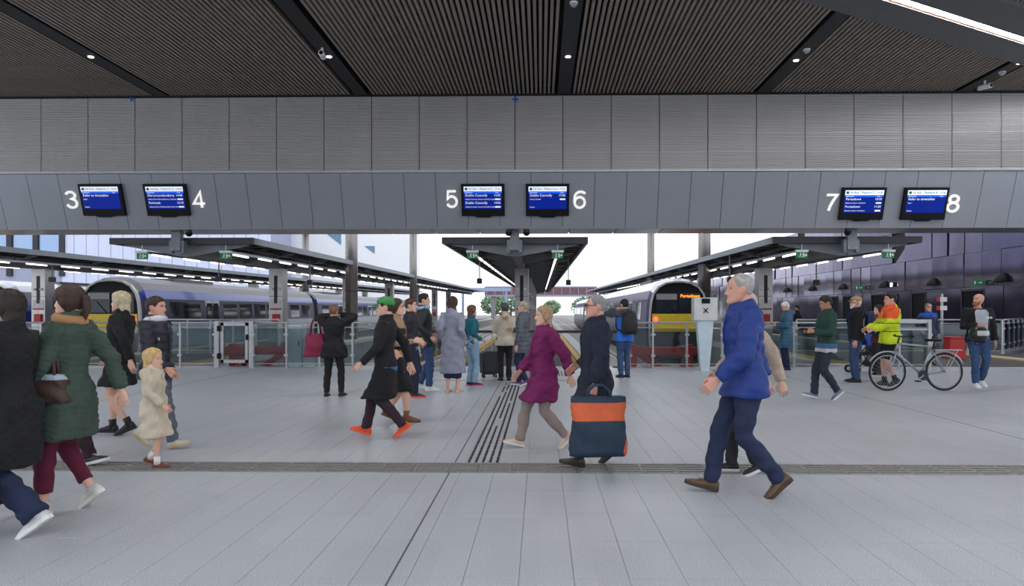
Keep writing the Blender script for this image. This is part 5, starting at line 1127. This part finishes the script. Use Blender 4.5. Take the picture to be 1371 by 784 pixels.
# helmet held by the bald man
hp = P['bald']['hand'][0] + Vector((-.14, -.10, -.16)); t = thing('crash_helmet', 'black helmet with pale visor carried by the bald man', 'helmet', hp, R(200))
q = MB(); q.loft([[(.15 * math.cos(a) * r_, .17 * math.sin(a) * r_, z) for a in [2 * math.pi * k / 20 for k in range(20)]] for (z, r_) in ((-.13, .72), (-.09, .88), (0, 1.), (.07, .92), (.12, .66), (.145, .3))]); q.build('shell', mat('helmet_black', (.02, .02, .024), .3), t, True)
q = MB(); q.loft([[(.155 * math.cos(a) * r_, .178 * math.sin(a) * r_, z) for a in np.linspace(.5, math.pi - .5, 12)] for (z, r_) in ((-.03, 1.0), (.02, 1.02), (.06, .96))], closed=False, cap=False); q.build('visor', mat('visor_grey', (.5, .5, .5), .2), t, True)
q = MB(); q.tube([(.1, 0, -.12), (.04, -.02, -.2), (-.05, -.02, -.22), (-.1, 0, -.12)], .012, 6); q.build('chin_strap', BPK, t)
# suitcase
p = ground(655, 505); t = thing('suitcase', 'small dark trolley suitcase between the teal girl and the beige jacket', 'suitcase', p, R(20))
q = MB(); q.bevbox((0, 0, .32), (.36, .22, .50), .04); q.build('case_body', C('suitcase', (40, 42, 48), .5), t)
for x in (-.13, .13):
    for y in (-.08, .08):
        q = MB(); q.tube([(x - .012, y, .035), (x + .012, y, .035)], .035, 12); q.build('wheel', M_blk, t)
q = MB(); q.tube([(-.09, .09, .56), (-.09, .09, .95), (.09, .09, .95), (.09, .09, .56)], .012, 8); q.build('trolley_handle', M_alu, t)
q = MB(); q.bevbox((0, -.12, .30), (.28, .03, .34), .012); q.build('front_pocket', C('suitcase2', (50, 52, 58)), t)
# bicycle (faces left)
def wheel(parent, c, r):
    q = MB(); n = 36; T_ = []
    q.tube([(c[0] + r * math.cos(2 * math.pi * k / n), c[1], c[2] + r * math.sin(2 * math.pi * k / n)) for k in range(n + 1)], .019, 8); w_ = q.build('wheel', mat('tyre', (.02, .02, .02), .8), parent, True)
    q = MB(); q.tube([(c[0] + (r - .028) * math.cos(2 * math.pi * k / n), c[1], c[2] + (r - .028) * math.sin(2 * math.pi * k / n)) for k in range(n + 1)], .011, 6); q.build('rim', M_alu, w_, True)
    sm = MB(); sm.tube([(0, 0, .01), (0, 0, r - .03)], .0016, 4); sme = sm.mesh('spoke'); sme.materials.append(M_alu)
    for k in range(24): link('spoke', sme, w_, c, (0, 2 * math.pi * k / 24, 0))
    q = MB(); q.tube([(c[0], c[1] - .04, c[2]), (c[0], c[1] + .04, c[2])], .022, 10); q.build('hub', M_alu, w_)
    return w_
pb = ground(1226, 523); bk_ = thing('bicycle', 'silver grey bicycle pushed by the cyclist in high visibility jacket', 'bicycle', pb, R(2))
FW, RW, wrad = (-.52, 0, .345), (.52, 0, .345), .325
wheel(bk_, FW, wrad); wheel(bk_, RW, wrad)
FRM = mat('bike_silver', (.34, .36, .40), .3, .6)
bb, st_, hd_t, hd_b = (.10, 0, .29), (.28, 0, .80), (-.33, 0, .86), (-.37, 0, .72)
q = MB()
for (a, b_) in ((bb, st_), (st_, hd_t), (bb, hd_b), (hd_t, hd_b)): q.tube([a, b_], .019, 8)
for s in (-.04, .04): q.tube([(bb[0], s, bb[2]), (RW[0], s, RW[2])], .011, 8); q.tube([(st_[0], s * .5, .76), (RW[0], s, RW[2])], .010, 8)
q.build('frame', FRM, bk_, True)
q = MB()
for s in (-.045, .045): q.tube([(hd_b[0], s * .7, hd_b[2]), (-.42, s, .55), FW[:1] + (s, FW[2])], .013, 8)
q.build('fork', FRM, bk_, True)
q = MB(); q.tube([(-.33, 0, .86), (-.30, 0, .98)], .016, 8); q.tube([(-.25, -.28, 1.0), (-.32, -.12, .99), (-.32, .12, .99), (-.25, .28, 1.0)], .013, 8); hb_ = q.build('handlebar', M_dark, bk_, True)
for s in (-1, 1): q = MB(); q.tube([(-.25, s * .22, 1.0), (-.22, s * .32, 1.0)], .018, 8); q.build('grip', M_blk, hb_)
q = MB(); q.tube([(.28, 0, .78), (.31, 0, .90)], .014, 8); q.build('seat_post', M_alu, bk_)
q = MB(); q.loft([[(x, w_ * math.cos(a), .92 + .025 * math.sin(a)) for a in [2 * math.pi * k / 10 for k in range(10)]] for (x, w_) in ((.17, .02), (.22, .03), (.32, .06), (.40, .085), (.45, .06))]); q.build('saddle', M_blk, bk_, True)
q = MB(); q.tube([(bb[0], -.05, bb[2]), (bb[0], -.06, bb[2])], .09, 20); q.build('chainring', M_dark, bk_)
for s in (-1, 1):
    q = MB(); q.tube([(bb[0], s * .08, bb[2]), (bb[0] + s * .14, s * .09, bb[2] - .10)], .012, 6); cr_ = q.build('crank', M_alu, bk_)
    q = MB(); q.box((bb[0] + s * .14, s * .14, bb[2] - .10), (.09, .08, .02)); q.build('pedal', M_blk, cr_)
for (c, a0, a1) in ((FW, .5, 2.6), (RW, .4, 2.7)):
    q = MB(); q.tube([(c[0] + (wrad + .045) * math.cos(a), 0, c[2] + (wrad + .045) * math.sin(a)) for a in np.linspace(a0, a1, 16)], .016, 6); q.build('mudguard', M_alu, bk_, True)
q = MB(); q.bbox(.36, .82, -.06, .06, .735, .75); q.tube([(.74, -.05, .74), (.56, -.05, .36)], .006, 6); q.tube([(.74, .05, .74), (.56, .05, .36)], .006, 6); q.build('rear_rack', M_alu, bk_)
# pushchair
pp = ground(1161, 499); sc_ = thing('pushchair', 'black pushchair with blue hood beside the man in beige cap', 'pushchair', pp, R(90))
for (x, y, r_) in ((-.22, .34, .09), (.22, .34, .09), (-.24, -.30, .11), (.24, -.30, .11)):
    q = MB(); q.tube([(x - .02, y, r_), (x + .02, y, r_)], r_, 18); w_ = q.build('wheel', M_blk, sc_, True)
    q = MB(); q.tube([(x - .024, y, r_), (x + .024, y, r_)], r_ * .55, 14); q.build('hub', M_alu, w_)
for s in (-.22, .22):
    q = MB(); q.tube([(s, .34, .09), (s, .05, .45), (s, -.30, .85), (s, -.42, 1.02)], .014, 8); q.build('side_tube', M_dark, sc_, True)
    q = MB(); q.tube([(s, -.30, .11), (s, -.02, .40), (s, .18, .52)], .014, 8); q.build('rear_tube', M_dark, sc_, True)
q = MB(); q.tube([(-.22, -.42, 1.02), (.22, -.42, 1.02)], .018, 8); q.build('push_handle', M_blk, sc_)
q = MB(); q.loft([[(-.2, y, z), (.2, y, z), (.2, y + dy, z + dz), (-.2, y + dy, z + dz)] for (y, z, dy, dz) in ((.30, .30, 0, .05), (.20, .42, -.0, .06), (-.05, .42, 0, .07), (-.22, .80, .07, .03))]); q.build('seat', BPK, sc_, True)
q = MB(); q.loft([[(.23 * math.cos(a), -.16 + r_ * math.sin(b_) * 1., .62 + .02 + .30 * math.sin(a) * math.cos(b_ * .8)) for a in np.linspace(0, math.pi, 12)] for (b_, r_) in ((-.9, .2), (-.3, .24), (.3, .28), (.9, .34))], closed=False, cap=False); q.build('hood', C('hood_blue', (40, 72, 160)), sc_, True)
q = MB(); q.bevbox((0, -.12, .22), (.34, .3, .14), .03); q.build('basket', BPK, sc_)
bpy.data.scenes.remove(TMP)
